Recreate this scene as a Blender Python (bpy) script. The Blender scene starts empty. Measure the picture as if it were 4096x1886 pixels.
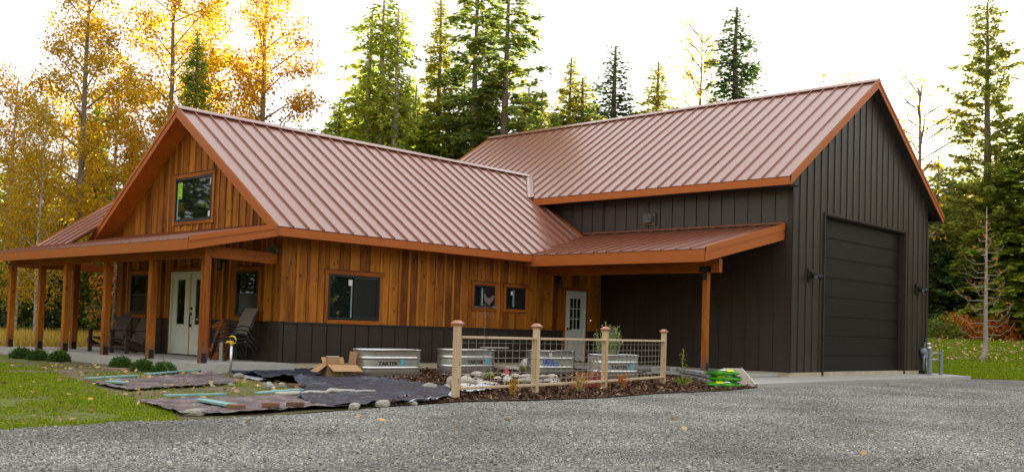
import bpy, bmesh, math, random
import numpy as np
from mathutils import Vector, Matrix, noise
random.seed(7); rng = np.random.default_rng(7)
sc = bpy.context.scene
COL = sc.collection
# ------------------------------------------------------------------ camera
CAM = np.array([-13.0718, -19.3918, .8724])
FW = np.array([.72787502, .68423564, .04493942]); RT = np.array([.68359075, -.729214, .03083217]); UP = np.array([-.05386693, -.0082782, .99851381])
FPX = 4066.054; PY = 1137.97                       # focal length and principal row, in photo pixels (4096 wide)
cd = bpy.data.cameras.new('camera'); cam = bpy.data.objects.new('camera', cd); COL.objects.link(cam)
cd.sensor_width = 36; cd.lens = FPX/4096*36; cd.shift_y = (PY-943)/4096; cd.clip_end = 2000; cd.clip_start = .1
cam.matrix_world = Matrix(((RT[0], UP[0], -FW[0], CAM[0]), (RT[1], UP[1], -FW[1], CAM[1]), (RT[2], UP[2], -FW[2], CAM[2]), (0, 0, 0, 1)))
sc.camera = cam
# ------------------------------------------------------------------ light
SUN_EL = 10.0; SUN_DIR = Vector((.944, .33, 0)).normalized()     # towards the sun: low, behind the trees on the right
w = bpy.data.worlds.new('World'); sc.world = w; w.use_nodes = True
nt = w.node_tree; bg = nt.nodes['Background']
sky = nt.nodes.new('ShaderNodeTexSky'); sky.sky_type = 'NISHITA'; sky.sun_disc = False
sky.sun_elevation = math.radians(SUN_EL); sky.sun_rotation = math.atan2(SUN_DIR.x, SUN_DIR.y)
sky.air_density = 1.0; sky.dust_density = 3.0; sky.ozone_density = 1.0
hs = nt.nodes.new('ShaderNodeHueSaturation'); hs.inputs['Saturation'].default_value = .32
nt.links.new(sky.outputs[0], hs.inputs['Color']); veil = nt.nodes.new('ShaderNodeMix'); veil.data_type = 'RGBA'; veil.inputs['Factor'].default_value = .96; veil.inputs[7].default_value = (1.02, 1.02, 1.02, 1)   # thin even overcast
nt.links.new(hs.outputs[0], veil.inputs[6]); nt.links.new(veil.outputs[2], bg.inputs[0]); bg.inputs[1].default_value = .15
sd = bpy.data.lights.new('sun', 'SUN'); sd.energy = 3.8; sd.angle = math.radians(.6); sd.color = (1, .88, .68)
so = bpy.data.objects.new('sun', sd); COL.objects.link(so)
sdir = Vector((SUN_DIR.x*math.cos(math.radians(SUN_EL)), SUN_DIR.y*math.cos(math.radians(SUN_EL)), math.sin(math.radians(SUN_EL))))
so.rotation_euler = sdir.to_track_quat('Z', 'Y').to_euler(); so.location = (30, 20, 40)
sc.view_settings.view_transform = 'Standard'; sc.view_settings.look = 'None'; sc.view_settings.gamma = 1
sc.view_settings.use_curve_mapping = False; sc.view_settings.exposure = 3.05
try:
    sc.cycles.max_bounces = 8; sc.cycles.transparent_max_bounces = 8; sc.cycles.use_denoising = True
except Exception: pass

# ------------------------------------------------------------------ placing helpers
GZ = -.2
def ray(u, v): return FW + (u-2048)/FPX*RT + (PY-v)/FPX*UP
def hit(u, v, ax, val):
    d = ray(u, v); return CAM + (val-CAM[ax])/d[ax]*d
def G(u, v, z=GZ): return hit(u, v, 2, z)            # the point of the ground seen at a photo pixel
FH = np.array([FW[0], FW[1]])/np.hypot(FW[0], FW[1]); RH = np.array([FH[1], -FH[0]])
def sstep(a, b, x): t = np.clip((x-a)/(b-a), 0, 1); return t*t*(3-2*t)
def terrain(x, y):
    dx, dy = np.asarray(x)-CAM[0], np.asarray(y)-CAM[1]
    s = dx*FH[0]+dy*FH[1]; wv = dx*RH[0]+dy*RH[1]
    k = sstep(4, 12, wv)
    return GZ + k*np.interp(s, [36, 40, 45, 52, 57.5, 62, 400], [0, .08, .36, .86, 1.3, 1.32, 1.8])
def horizon(u): return 1319 + (u-2000)*.0309
def at_depth(u, dep):
    d = ray(u, horizon(u)); p = CAM + dep*d; return float(p[0]), float(p[1])
def height_at(u, v, dep, z0): return CAM[2] + dep*(horizon(u)-v)/FPX - z0

# ------------------------------------------------------------------ material helpers
def KK(c, k=1.5): return tuple(min(.82, x*k) for x in c[:3])
def mat(name, col, rough=.6, metal=0, spec=.5, noise=None, bump=0, bscale=30, coat=0, objrand=0, transl=None):
    col = KK(col); noise = noise and (noise[0], KK(noise[1]), *noise[2:])
    m = bpy.data.materials.new(name); m.use_nodes = True; n = m.node_tree; b = n.nodes['Principled BSDF']; L = n.links.new
    b.inputs['Base Color'].default_value = (*col, 1); b.inputs['Roughness'].default_value = rough; b.inputs['Metallic'].default_value = metal
    b.inputs['Specular IOR Level'].default_value = spec; b.inputs['Coat Weight'].default_value = coat
    tc = n.nodes.new('ShaderNodeTexCoord'); src = None
    if noise:                                             # (scale, second colour, contrast)
        nz = n.nodes.new('ShaderNodeTexNoise'); nz.inputs['Scale'].default_value = noise[0]; nz.inputs['Detail'].default_value = 6; nz.inputs['Roughness'].default_value = .65
        L(tc.outputs['Object'], nz.inputs['Vector'])
        r = n.nodes.new('ShaderNodeValToRGB'); c = noise[2] if len(noise) > 2 else .2
        r.color_ramp.elements[0].position = .5-c; r.color_ramp.elements[1].position = .5+c
        r.color_ramp.elements[0].color = (*col, 1); r.color_ramp.elements[1].color = (*noise[1], 1)
        L(nz.outputs['Fac'], r.inputs[0]); src = r.outputs[0]
    if objrand:
        oi = n.nodes.new('ShaderNodeObjectInfo'); h = n.nodes.new('ShaderNodeHueSaturation'); mr = n.nodes.new('ShaderNodeMapRange')
        mr.inputs['To Min'].default_value = 1-objrand; mr.inputs['To Max'].default_value = 1+objrand
        L(oi.outputs['Random'], mr.inputs['Value']); L(mr.outputs[0], h.inputs['Value'])
        if src: L(src, h.inputs['Color'])
        else: h.inputs['Color'].default_value = (*col, 1)
        src = h.outputs[0]
    if src: L(src, b.inputs['Base Color'])
    if bump:
        nb = n.nodes.new('ShaderNodeTexNoise'); nb.inputs['Scale'].default_value = bscale; nb.inputs['Detail'].default_value = 5
        L(tc.outputs['Object'], nb.inputs['Vector'])
        bp = n.nodes.new('ShaderNodeBump'); bp.inputs['Strength'].default_value = min(1, bump); bp.inputs['Distance'].default_value = .02
        L(nb.outputs['Fac'], bp.inputs['Height']); L(bp.outputs[0], b.inputs['Normal'])
    return m
def wood(name, dark, light, axis='Z', lo=0, hi=1, rough=.6, knots=.5, weather=None):
    """grain runs along `axis`; each object takes its own tone between lo and hi"""
    dark, light = KK(dark, 1.85), KK(light, 1.85)
    m = bpy.data.materials.new(name); m.use_nodes = True; n = m.node_tree; b = n.nodes['Principled BSDF']; L = n.links.new
    b.inputs['Roughness'].default_value = rough; b.inputs['Specular IOR Level'].default_value = .18
    tc = n.nodes.new('ShaderNodeTexCoord'); oi = n.nodes.new('ShaderNodeObjectInfo')
    add = n.nodes.new('ShaderNodeVectorMath'); add.operation = 'MULTIPLY_ADD'
    cmb = n.nodes.new('ShaderNodeCombineXYZ')
    for k in range(3): L(oi.outputs['Random'], cmb.inputs[k])
    add.inputs[1].default_value = (53.1, 91.7, 37.3); L(cmb.outputs[0], add.inputs[0]); L(tc.outputs['Object'], add.inputs[2])
    mp = n.nodes.new('ShaderNodeMapping'); s = [1, 1, 1]; s['XYZ'.index(axis)] = .07; mp.inputs['Scale'].default_value = s
    L(add.outputs[0], mp.inputs['Vector'])
    nz = n.nodes.new('ShaderNodeTexNoise'); nz.inputs['Scale'].default_value = 26; nz.inputs['Detail'].default_value = 7; nz.inputs['Distortion'].default_value = .6
    L(mp.outputs[0], nz.inputs['Vector'])
    mp2 = n.nodes.new('ShaderNodeMapping'); s2 = [1, 1, 1]; s2['XYZ'.index(axis)] = .3; mp2.inputs['Scale'].default_value = s2; L(add.outputs[0], mp2.inputs['Vector'])
    blot = n.nodes.new('ShaderNodeTexNoise'); blot.inputs['Scale'].default_value = 3.0; blot.inputs['Detail'].default_value = 3; L(mp2.outputs[0], blot.inputs['Vector'])
    tone = n.nodes.new('ShaderNodeMapRange'); tone.inputs['To Min'].default_value = lo; tone.inputs['To Max'].default_value = hi
    # shuffle the object random so tone and offset are independent
    sn = n.nodes.new('ShaderNodeMath'); sn.operation = 'MULTIPLY'; sn.inputs[1].default_value = 7.31; L(oi.outputs['Random'], sn.inputs[0])
    fr = n.nodes.new('ShaderNodeMath'); fr.operation = 'FRACT'; L(sn.outputs[0], fr.inputs[0]); L(fr.outputs[0], tone.inputs['Value'])
    a1 = n.nodes.new('ShaderNodeMath'); a1.operation = 'MULTIPLY_ADD'; a1.inputs[1].default_value = .75; L(nz.outputs['Fac'], a1.inputs[0]); L(tone.outputs[0], a1.inputs[2])
    a2 = n.nodes.new('ShaderNodeMath'); a2.operation = 'MULTIPLY_ADD'; a2.inputs[1].default_value = .7; L(blot.outputs['Fac'], a2.inputs[0]); L(a1.outputs[0], a2.inputs[2])
    sub = n.nodes.new('ShaderNodeMath'); sub.operation = 'SUBTRACT'; sub.inputs[1].default_value = .72; sub.use_clamp = True; L(a2.outputs[0], sub.inputs[0])
    mx = n.nodes.new('ShaderNodeMix'); mx.data_type = 'RGBA'; L(sub.outputs[0], mx.inputs['Factor'])
    mx.inputs[6].default_value = (*dark, 1); mx.inputs[7].default_value = (*light, 1)
    out = mx.outputs[2]
    if knots:
        mp3 = n.nodes.new('ShaderNodeMapping'); s3 = [1, 1, 1]; s3['XYZ'.index(axis)] = .55; mp3.inputs['Scale'].default_value = s3; L(add.outputs[0], mp3.inputs['Vector'])
        vo = n.nodes.new('ShaderNodeTexVoronoi'); vo.inputs['Scale'].default_value = 5.5; L(mp3.outputs[0], vo.inputs['Vector'])
        r = n.nodes.new('ShaderNodeValToRGB'); r.color_ramp.elements[0].position = .09; r.color_ramp.elements[1].position = .19
        r.color_ramp.elements[0].color = (knots, knots, knots, 1); r.color_ramp.elements[1].color = (0, 0, 0, 1); L(vo.outputs['Distance'], r.inputs[0])
        mk = n.nodes.new('ShaderNodeMix'); mk.data_type = 'RGBA'; L(r.outputs[0], mk.inputs['Factor']); L(out, mk.inputs[6])
        mk.inputs[7].default_value = (dark[0]*.35, dark[1]*.3, dark[2]*.3, 1); out = mk.outputs[2]
    if weather:                                           # greyed foot of posts, below the given height
        sx = n.nodes.new('ShaderNodeSeparateXYZ'); L(tc.outputs['Object'], sx.inputs[0])
        ad = n.nodes.new('ShaderNodeMath'); ad.operation = 'MULTIPLY_ADD'; ad.inputs[1].default_value = .35; L(nz.outputs['Fac'], ad.inputs[0]); L(sx.outputs['Z'], ad.inputs[2])
        mr = n.nodes.new('ShaderNodeMapRange'); mr.inputs['From Min'].default_value = weather+.25; mr.inputs['From Max'].default_value = weather-.1
        mr.inputs['To Max'].default_value = .65; L(ad.outputs[0], mr.inputs['Value'])
        mw = n.nodes.new('ShaderNodeMix'); mw.data_type = 'RGBA'; L(mr.outputs[0], mw.inputs['Factor']); L(out, mw.inputs[6]); mw.inputs[7].default_value = (.12, .095, .07, 1); out = mw.outputs[2]
    L(out, b.inputs['Base Color'])
    bp = n.nodes.new('ShaderNodeBump'); bp.inputs['Strength'].default_value = .35; bp.inputs['Distance'].default_value = .004
    L(nz.outputs['Fac'], bp.inputs['Height']); L(bp.outputs[0], b.inputs['Normal'])
    return m
def ribbed(name, col, axis, pitch, rough, metal=0, depth=.003, spec=.5, col2=None):
    """painted sheet metal with faint pencil ribs across `axis`"""
    m = mat(name, col, rough, metal, spec, noise=(1.3, col2 or tuple(c*.86 for c in col), .3)); n = m.node_tree; b = n.nodes['Principled BSDF']; L = n.links.new
    tc = n.nodes.new('ShaderNodeTexCoord'); wv = n.nodes.new('ShaderNodeTexWave'); wv.bands_direction = axis
    wv.inputs['Scale'].default_value = 2*math.pi/20/pitch; wv.inputs['Distortion'].default_value = 0
    L(tc.outputs['Object'], wv.inputs['Vector'])
    nz = n.nodes.new('ShaderNodeTexNoise'); nz.inputs['Scale'].default_value = 2.2; nz.inputs['Detail'].default_value = 2; L(tc.outputs['Object'], nz.inputs['Vector'])
    ad = n.nodes.new('ShaderNodeMath'); ad.operation = 'MULTIPLY_ADD'; ad.inputs[1].default_value = 1.5; L(nz.outputs['Fac'], ad.inputs[0]); L(wv.outputs['Fac'], ad.inputs[2])
    bp = n.nodes.new('ShaderNodeBump'); bp.inputs['Strength'].default_value = .5; bp.inputs['Distance'].default_value = depth
    L(ad.outputs[0], bp.inputs['Height']); L(bp.outputs[0], b.inputs['Normal'])
    return m
def leafmat(name, c0, c1, transl=.45, c2=None):
    c0, c1, c2 = KK(c0, 1.7), KK(c1, 1.7), c2 and KK(c2, 1.6)
    m = bpy.data.materials.new(name); m.use_nodes = True; n = m.node_tree; L = n.links.new; n.nodes.remove(n.nodes['Principled BSDF'])
    geo = n.nodes.new('ShaderNodeNewGeometry'); r = n.nodes.new('ShaderNodeValToRGB')
    r.color_ramp.elements[0].color = (*c0, 1); r.color_ramp.elements[1].color = (*c1, 1)
    if c2: e = r.color_ramp.elements.new(.88); e.color = (*c1, 1); r.color_ramp.elements[2].color = (*c2, 1)
    L(geo.outputs['Random Per Island'], r.inputs[0])
    d = n.nodes.new('ShaderNodeBsdfDiffuse'); t = n.nodes.new('ShaderNodeBsdfTranslucent'); mx = n.nodes.new('ShaderNodeMixShader'); mx.inputs[0].default_value = transl
    L(r.outputs[0], d.inputs[0]); L(r.outputs[0], t.inputs[0]); L(d.outputs[0], mx.inputs[1]); L(t.outputs[0], mx.inputs[2])
    L(mx.outputs[0], n.nodes['Material Output'].inputs[0])
    return m
M = dict(
 cedar=wood('cedar_board', (.085, .024, .005), (.56, .163, .018), "Z", -.02, .56, knots=.8),
 batten=wood('cedar_batten', (.13, .036, .006), (.56, .170, .019), 'Z', -.02, .55, knots=.5),
 trimx=wood('cedar_trim_x', (.12, .031, .006), (.42, .125, .015), 'X', .1, .5, knots=.4),
 trimy=wood('cedar_trim_y', (.12, .031, .006), (.42, .125, .015), 'Y', .1, .5, knots=.4),
 trimz=wood('cedar_trim_z', (.12, .031, .006), (.42, .125, .015), 'Z', .1, .5, knots=.4),
 post=wood('stained_post', (.14, .035, .005), (.52, .155, .015), 'Z', .1, .45, knots=.7, weather=.42),
 beamx=wood('stained_beam_x', (.12, .031, .006), (.42, .125, .016), 'X', .1, .35, knots=.5),
 beamy=wood('stained_beam_y', (.12, .031, .006), (.42, .125, .016), 'Y', .1, .35, knots=.5),
 soffit=wood('stained_plywood', (.18, .05, .008), (.46, .15, .018), 'Y', .3, .45, knots=.3),
 fencewood=wood('new_cedar', (.30, .17, .10), (.62, .40, .27), 'Z', .3, .5, knots=.6),
 fencerail=wood('new_cedar_rail', (.30, .18, .11), (.60, .42, .29), 'X', .3, .5, knots=.5),
 roof_h=ribbed('copper_roof_house', (.19, .062, .032), 'X', .1036, .33, .10, 0.0016, .8, (.175, .056, .029)),
 roof_g=ribbed('copper_roof_garage', (.19, .062, .032), 'Y', .1036, .33, .10, 0.0016, .8, (.175, .056, .029)),
 fascia=mat('copper_trim', (.34, .095, .021), .45, .05, .22, noise=(2, (.31, .086, .019), .3)),
 brown_x=ribbed('brown_metal_x', (.032, .0222, .0185), 'X', .051, .40, .0, .004, .5),
 brown_y=ribbed('brown_metal_y', (.032, .0222, .0185), 'Y', .051, .38, .0, .004, .6),
 brown=mat('brown_trim', (.032, .0222, .0185), .5, 0, .3),
 doorbrown=mat('garage_door_brown', (.0105, .0083, .0075), .5, 0, .25, bump=.08, bscale=160),
 soffit_dark=mat('dark_soffit', (.025, .021, .019), .6),
 concrete=mat('concrete', (.36, .35, .33), .85, noise=(5, (.27, .26, .245), .3), bump=.15, bscale=70),
 found=mat('foundation_concrete', (.42, .37, .28), .9, noise=(4, (.27, .23, .17), .25), bump=.3, bscale=30),
 white=mat('off_white_paint', (.70, .67, .60), .45, noise=(1.5, (.64, .61, .54), .3)),
 black=mat('black_vinyl', (.012, .012, .013), .35),
 glass=mat('window_glass', (.006, .009, .009), .02, 0, .6),
 glass2=mat('screened_glass', (.014, .015, .016), .16, 0, .5),
 blackmetal=mat('black_bracket', (.015, .016, .02), .4, .3),
 steel=mat('galvanised_steel', (.56, .57, .58), .33, .92, noise=(9, (.42, .43, .44), .25), bump=.05, bscale=10),
 steeldark=mat('galvanised_pipe', (.33, .35, .36), .45, .7, noise=(20, (.25, .26, .27), .3)),
 card=mat('cardboard', (.36, .21, .11), .85, noise=(3, (.30, .17, .085), .3)),
 cardin=mat('cardboard_inside', (.28, .155, .08), .9),
 yellow=mat('yellow_enamel', (.75, .36, .01), .35),
 ltgrey=mat('light_print', (.7, .72, .7), .5),
 teal=mat('teal_paint', (.12, .27, .26), .7, noise=(6, (.24, .36, .34), .2), objrand=.12, bump=.2, bscale=40),
 brick=mat('brick', (.20, .09, .055), .9, noise=(14, (.11, .06, .045), .25), bump=.5, bscale=50, objrand=.2),
 rock=mat('grey_rock', (.40, .375, .33), .9, noise=(9, (.22, .21, .19), .2), bump=.6, bscale=14, objrand=.4),
 palerock=mat('pale_rock', (.50, .46, .41), .9, noise=(8, (.30, .27, .23), .2), bump=.6, bscale=14, objrand=.35),
 block=mat('wall_block', (.28, .28, .275), .9, noise=(7, (.13, .13, .13), .2), bump=.8, bscale=18, objrand=.3),
 drift=wood('driftwood', (.20, .17, .14), (.55, .50, .45), 'X', .2, .4, knots=.3),
 plastic_brown=mat('dark_brown_plastic', (.055, .030, .026), .5, noise=(5, (.045, .026, .023), .3)),
 sling=mat('taupe_sling', (.16, .13, .12), .8, bump=.2, bscale=200),
 carving=wood('carved_wood', (.10, .028, .009), (.32, .10, .03), 'Z', .2, .4, knots=.3),
 terracotta=mat('terracotta', (.30, .09, .045), .75, noise=(10, (.22, .07, .04), .3)),
 rust=mat('rusty_iron', (.13, .09, .10), .7, .4, noise=(30, (.09, .06, .06), .3)),
 bag=mat('green_bag_plastic', (.03, .24, .012), .3, noise=(5, (.06, .31, .02), .1), bump=.35, bscale=12),
 bagdark=mat('bag_dark_print', (.01, .05, .03), .35), bagyellow=mat('bag_yellow_print', (.8, .6, .02), .4), bagwhite=mat('bag_white_print', (.8, .8, .75), .4),
 beige=mat('weathered_beige_board', (.46, .40, .33), .8, noise=(4, (.36, .30, .24), .25), bump=.2, bscale=30),
 gaspaint=mat('grey_meter_paint', (.20, .24, .28), .45, .1), bollard=mat('grey_steel_paint', (.17, .20, .22), .5, .2),
 bark=mat('bark', (.085, .065, .05), .95, noise=(9, (.20, .165, .13), .25), bump=1, bscale=18),
 palebark=mat('pale_bark', (.40, .36, .31), .9, noise=(7, (.14, .12, .10), .13), bump=.6, bscale=16),
 twig=mat('dead_twig', (.26, .22, .18), .95),
 blue=mat('blue_print', (.01, .07, .42), .5), cyan=mat('cyan_print', (.01, .38, .58), .5), blackink=mat('black_print', (.008, .008, .009), .5),
 lime=mat('lime_sticker', (.30, .55, .03), .5), red=mat('red_paint', (.45, .02, .04), .5), skin=mat('gnome_face', (.6, .33, .22), .6), white2=mat('white_paint', (.8, .8, .78), .5),
 lens=mat('lamp_lens', (.06, .065, .07), .1), wire=mat('galvanised_wire', (.30, .28, .25), .5, .6),
)
for k_ in ('roof_h', 'roof_g'):                       # oil-canned pans: the ripple stays broad and soft
    [setattr(x.inputs['Strength'], 'default_value', .3) for x in M[k_].node_tree.nodes if x.type == 'BUMP']; [setattr(x.inputs[1], 'default_value', 5.0) for x in M[k_].node_tree.nodes if x.type == 'MATH']
    b_ = M[k_].node_tree.nodes['Principled BSDF']; b_.inputs['Coat Weight'].default_value = .9; b_.inputs['Coat Roughness'].default_value = .2
LEAF = dict(
 yellow=leafmat('yellow_leaf', (.19, .112, .008), (.50, .318, .014), .58, (.16, .125, .016)),
 amber=leafmat('amber_leaf', (.19, .09, .007), (.50, .285, .012), .55, (.15, .115, .013)),
 cedar=leafmat('cedar_spray', (.085, .135, .018), (.29, .32, .034), .5, (.36, .30, .035)),
 fir=leafmat('fir_needles', (.06, .098, .024), (.18, .215, .045), .5, (.42, .32, .03)),
 firgold=leafmat('sunny_fir_needles', (.08, .12, .02), (.36, .30, .035), .45),
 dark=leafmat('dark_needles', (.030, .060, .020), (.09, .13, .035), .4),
 pine=leafmat('pine_needles', (.075, .11, .025), (.26, .26, .05), .45, (.46, .38, .07)),
 shrub=leafmat('dwarf_pine_needles', (.022, .058, .014), (.09, .15, .03), .25),
 straw=leafmat('dry_grass', (.30, .19, .035), (.52, .38, .10), .35, (.20, .22, .04)),
 grass=leafmat('grass_blade', (.07, .118, .008), (.22, .27, .014), .4, (.30, .26, .04)),
 rust=leafmat('rusty_leaf', (.22, .05, .012), (.45, .17, .02), .4, (.20, .16, .03)),
 litter=leafmat('fallen_leaf', (.16, .10, .05), (.44, .33, .18), .15, (.55, .24, .03)),
 chip=leafmat('bark_chip', (.018, .010, .007), (.11, .062, .042), 0, (.34, .24, .17)),
)

# ------------------------------------------------------------------ object helpers
class MB:
    def __init__(s): s.v = []; s.f = []; s.sm = []
    def add(s, vs, fs):
        o = len(s.v); s.v += [tuple(map(float, p)) for p in vs]; s.f += [tuple(i+o for i in f) for f in fs]; return s
    def hexa(s, a, b):                                   # two matching quads
        return s.add(list(a)+list(b), [(0, 1, 2, 3), (7, 6, 5, 4), (0, 4, 5, 1), (1, 5, 6, 2), (2, 6, 7, 3), (3, 7, 4, 0)])
    def box(s, x0, x1, y0, y1, z0, z1):
        return s.hexa([(x0, y0, z0), (x1, y0, z0), (x1, y1, z0), (x0, y1, z0)], [(x0, y0, z1), (x1, y0, z1), (x1, y1, z1), (x0, y1, z1)])
    def boxT(s, T, a0, a1, z0, z1, d0, d1):
        return s.hexa([T(a0, z0, d0), T(a1, z0, d0), T(a1, z1, d0), T(a0, z1, d0)], [T(a0, z0, d1), T(a1, z0, d1), T(a1, z1, d1), T(a0, z1, d1)])
    def prism(s, top, off):                              # polygon + offset vector
        n = len(top); off = np.array(off); b = [tuple(np.array(p)+off) for p in top]
        return s.add(list(top)+b, [tuple(range(n)), tuple(range(2*n-1, n-1, -1))]+[(i, i+n, (i+1) % n+n, (i+1) % n) for i in range(n)])
    def tube(s, pts, rads, seg=8, cap=True):
        pts = [Vector(p) for p in pts]; rads = rads if hasattr(rads, '__len__') else [rads]*len(pts)
        o = len(s.v); ref = Vector((0, 0, 1)) if abs((pts[-1]-pts[0]).normalized().z) < .9 else Vector((1, 0, 0))
        for i, p in enumerate(pts):
            t = (pts[min(i+1, len(pts)-1)]-pts[max(i-1, 0)]).normalized(); a = t.cross(ref).normalized(); b = t.cross(a)
            for k in range(seg):
                q = p+(a*math.cos(2*math.pi*k/seg)+b*math.sin(2*math.pi*k/seg))*rads[i]; s.v.append(tuple(q))
        for i in range(len(pts)-1):
            for k in range(seg):
                k2 = (k+1) % seg; s.f.append((o+i*seg+k, o+i*seg+k2, o+(i+1)*seg+k2, o+(i+1)*seg+k))
        if cap: s.f += [tuple(o+k for k in range(seg))[::-1], tuple(o+(len(pts)-1)*seg+k for k in range(seg))]
        return s
    def lathe(s, prof, seg=24, c=(0, 0), sx=1, sy=1):
        o = len(s.v)
        for r, z in prof:
            for k in range(seg): s.v.append((c[0]+sx*r*math.cos(2*math.pi*k/seg), c[1]+sy*r*math.sin(2*math.pi*k/seg), z))
        for i in range(len(prof)-1):
            for k in range(seg):
                k2 = (k+1) % seg; s.f.append((o+i*seg+k, o+i*seg+k2, o+(i+1)*seg+k2, o+(i+1)*seg+k))
        s.f.append(tuple(o+k for k in range(seg))[::-1]); s.f.append(tuple(o+(len(prof)-1)*seg+k for k in range(seg)))
        return s
    def mesh(s, name, m, smooth=False, fix=True, bevel=0):
        me = bpy.data.meshes.new(name); me.from_pydata(s.v, [], s.f)
        if fix:
            bm = bmesh.new(); bm.from_mesh(me); bmesh.ops.recalc_face_normals(bm, faces=bm.faces)
            if bevel: bmesh.ops.bevel(bm, geom=bm.edges[:], offset=bevel, segments=1, affect='EDGES', clamp_overlap=True)
            bm.to_mesh(me); bm.free()
        me.materials.append(m)
        if smooth: me.shade_smooth()
        return me
    def build(s, name, m, parent=None, smooth=False, **k):
        return link(name, s.mesh(name, m, smooth, **k), parent)
def link(name, me, parent=None):
    o = bpy.data.objects.new(name, me); COL.objects.link(o)
    if parent: o.parent = parent
    return o
def tag(o, label=None, cat=None, group=None, kind=None):
    if label: o['label'] = label
    if cat: o['category'] = cat
    if group: o['group'] = group
    if kind: o['kind'] = kind
    return o
def thing(name, label, cat, loc=(0, 0, 0), rz=0, group=None):
    o = link(name, None); o.empty_display_size = .2; o.location = [float(c) for c in loc]; o.rotation_euler = (0, 0, rz); return tag(o, label, cat, group)
def dup(root, loc=None, rz=None, scale=None, label=None):
    def cp(o, par):
        c = o.copy(); COL.objects.link(c)
        if par: c.parent = par
        for ch in [x for x in KIDS.get(o.name, [])]: cp(ch, c)
        return c
    r = cp(root, None)
    if loc is not None: r.location = [float(c) for c in loc]
    if rz is not None: r.rotation_euler = (0, 0, rz)
    if scale is not None: r.scale = scale
    if label: r['label'] = label
    return r
KIDS = {}
def reg(root):                                          # remember children of a thing so it can be copied
    def walk(o): KIDS[o.name] = list(o.children); [walk(c) for c in o.children]
    walk(root); return root
def quads(P, A, B):                                     # N kites: base P, length vector A, half width vector B
    n = len(P); V = np.empty((n, 4, 3)); V[:, 0] = P; V[:, 1] = P+A*.55+B; V[:, 2] = P+A; V[:, 3] = P+A*.55-B
    return V.reshape(-1, 3)
def qmesh(name, V, m, k=4):
    me = bpy.data.meshes.new(name); nv = len(V); nf = nv//k
    me.vertices.add(nv); me.vertices.foreach_set('co', np.ascontiguousarray(V, dtype=np.float32).ravel())
    me.loops.add(nv); me.loops.foreach_set('vertex_index', np.arange(nv, dtype=np.int32))
    me.polygons.add(nf); me.polygons.foreach_set('loop_start', np.arange(0, nv, k, dtype=np.int32)); me.polygons.foreach_set('loop_total', np.full(nf, k, dtype=np.int32))
    me.update(); me.validate(); me.materials.append(m); return me
def unit(v): return v/np.maximum(np.linalg.norm(v, axis=-1, keepdims=True), 1e-9)
def inpoly(x, y, poly):
    r = np.zeros(len(x), bool); n = len(poly)
    for i in range(n):
        x0, y0 = poly[i][:2]; x1, y1 = poly[(i+1) % n][:2]
        c = ((y0 > y) != (y1 > y)) & (x < (x1-x0)*(y-y0)/((y1-y0) if y1 != y0 else 1e-9)+x0); r ^= c
    return r
def scatter(poly, n):
    p = np.array([q[:2] for q in poly]); lo, hi = p.min(0), p.max(0); out = np.empty((0, 2))
    while len(out) < n:
        q = rng.uniform(lo, hi, (n*2, 2)); out = np.vstack([out, q[inpoly(q[:, 0], q[:, 1], poly)]])
    return out[:n]
def struct(o): return tag(o, kind='structure')

# ------------------------------------------------------------------ ground
def grid_sheet(name, m, xs, ys, dz):
    X, Y = np.meshgrid(xs, ys); Z = terrain(X, Y)+dz; nx, ny = len(xs), len(ys)
    v = np.stack([X, Y, Z], -1).reshape(-1, 3)
    f = [(j*nx+i, j*nx+i+1, (j+1)*nx+i+1, (j+1)*nx+i) for j in range(ny-1) for i in range(nx-1)]
    me = bpy.data.meshes.new(name); me.from_pydata(v.tolist(), [], f); me.materials.append(m); me.shade_smooth(); return link(name, me)
def flat(name, m, poly, z, thick=0):
    mb = MB(); pts = [(p[0], p[1], z) for p in poly]
    if thick: mb.prism(pts, (0, 0, -thick))
    else: mb.add(pts, [tuple(range(len(pts)))])
    return mb.build(name, m)
m_floor = mat('forest_floor', (.09, .07, .035), 1, noise=(.8, (.16, .12, .04), .2), bump=.6, bscale=3)
xs = np.unique(np.concatenate([np.linspace(-400, -20, 12), np.linspace(-20, 80, 81), np.linspace(80, 500, 12)]))
ys = np.unique(np.concatenate([np.linspace(-400, -40, 12), np.linspace(-40, 60, 81), np.linspace(60, 500, 12)]))
struct(grid_sheet('ground', m_floor, xs, ys, -.06))
# gravel sheet, also runs behind the camera
def gravelmat():
    m = mat('gravel', (.28, .27, .26), .95); n = m.node_tree; b = n.nodes['Principled BSDF']; L = n.links.new
    tc = n.nodes.new('ShaderNodeTexCoord'); vo = n.nodes.new('ShaderNodeTexVoronoi'); vo.inputs['Scale'].default_value = 34; L(tc.outputs['Object'], vo.inputs['Vector'])
    sx = n.nodes.new('ShaderNodeSeparateColor'); L(vo.outputs['Color'], sx.inputs[0])
    r = n.nodes.new('ShaderNodeValToRGB'); r.color_ramp.elements[0].color = (.07, .068, .064, 1); r.color_ramp.elements[1].color = (.62, .59, .53, 1)
    e = r.color_ramp.elements.new(.45); e.color = (.22, .215, .21, 1)
    L(sx.outputs[0], r.inputs[0]); L(r.outputs[0], b.inputs['Base Color'])
    bp = n.nodes.new('ShaderNodeBump'); bp.inputs['Strength'].default_value = 1; bp.inputs['Distance'].default_value = .02; bp.invert = True
    L(vo.outputs['Distance'], bp.inputs['Height']); L(bp.outputs[0], b.inputs['Normal']); return m
M['gravel'] = gravelmat()
edge_px = [(0, 1709), (300, 1693), (480, 1675), (730, 1676), (1100, 1658), (1500, 1626), (1836, 1604), (2135, 1598), (2406, 1589), (2624, 1572), (2896, 1561), (3032, 1547)]
edge = [G(*q)[:2] for q in edge_px]
apL = G(3032, 1548); apR = G(3885, 1513)
right_edge = [G(3890, 1513), G(4096, 1519), G(4500, 1532)]
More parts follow.
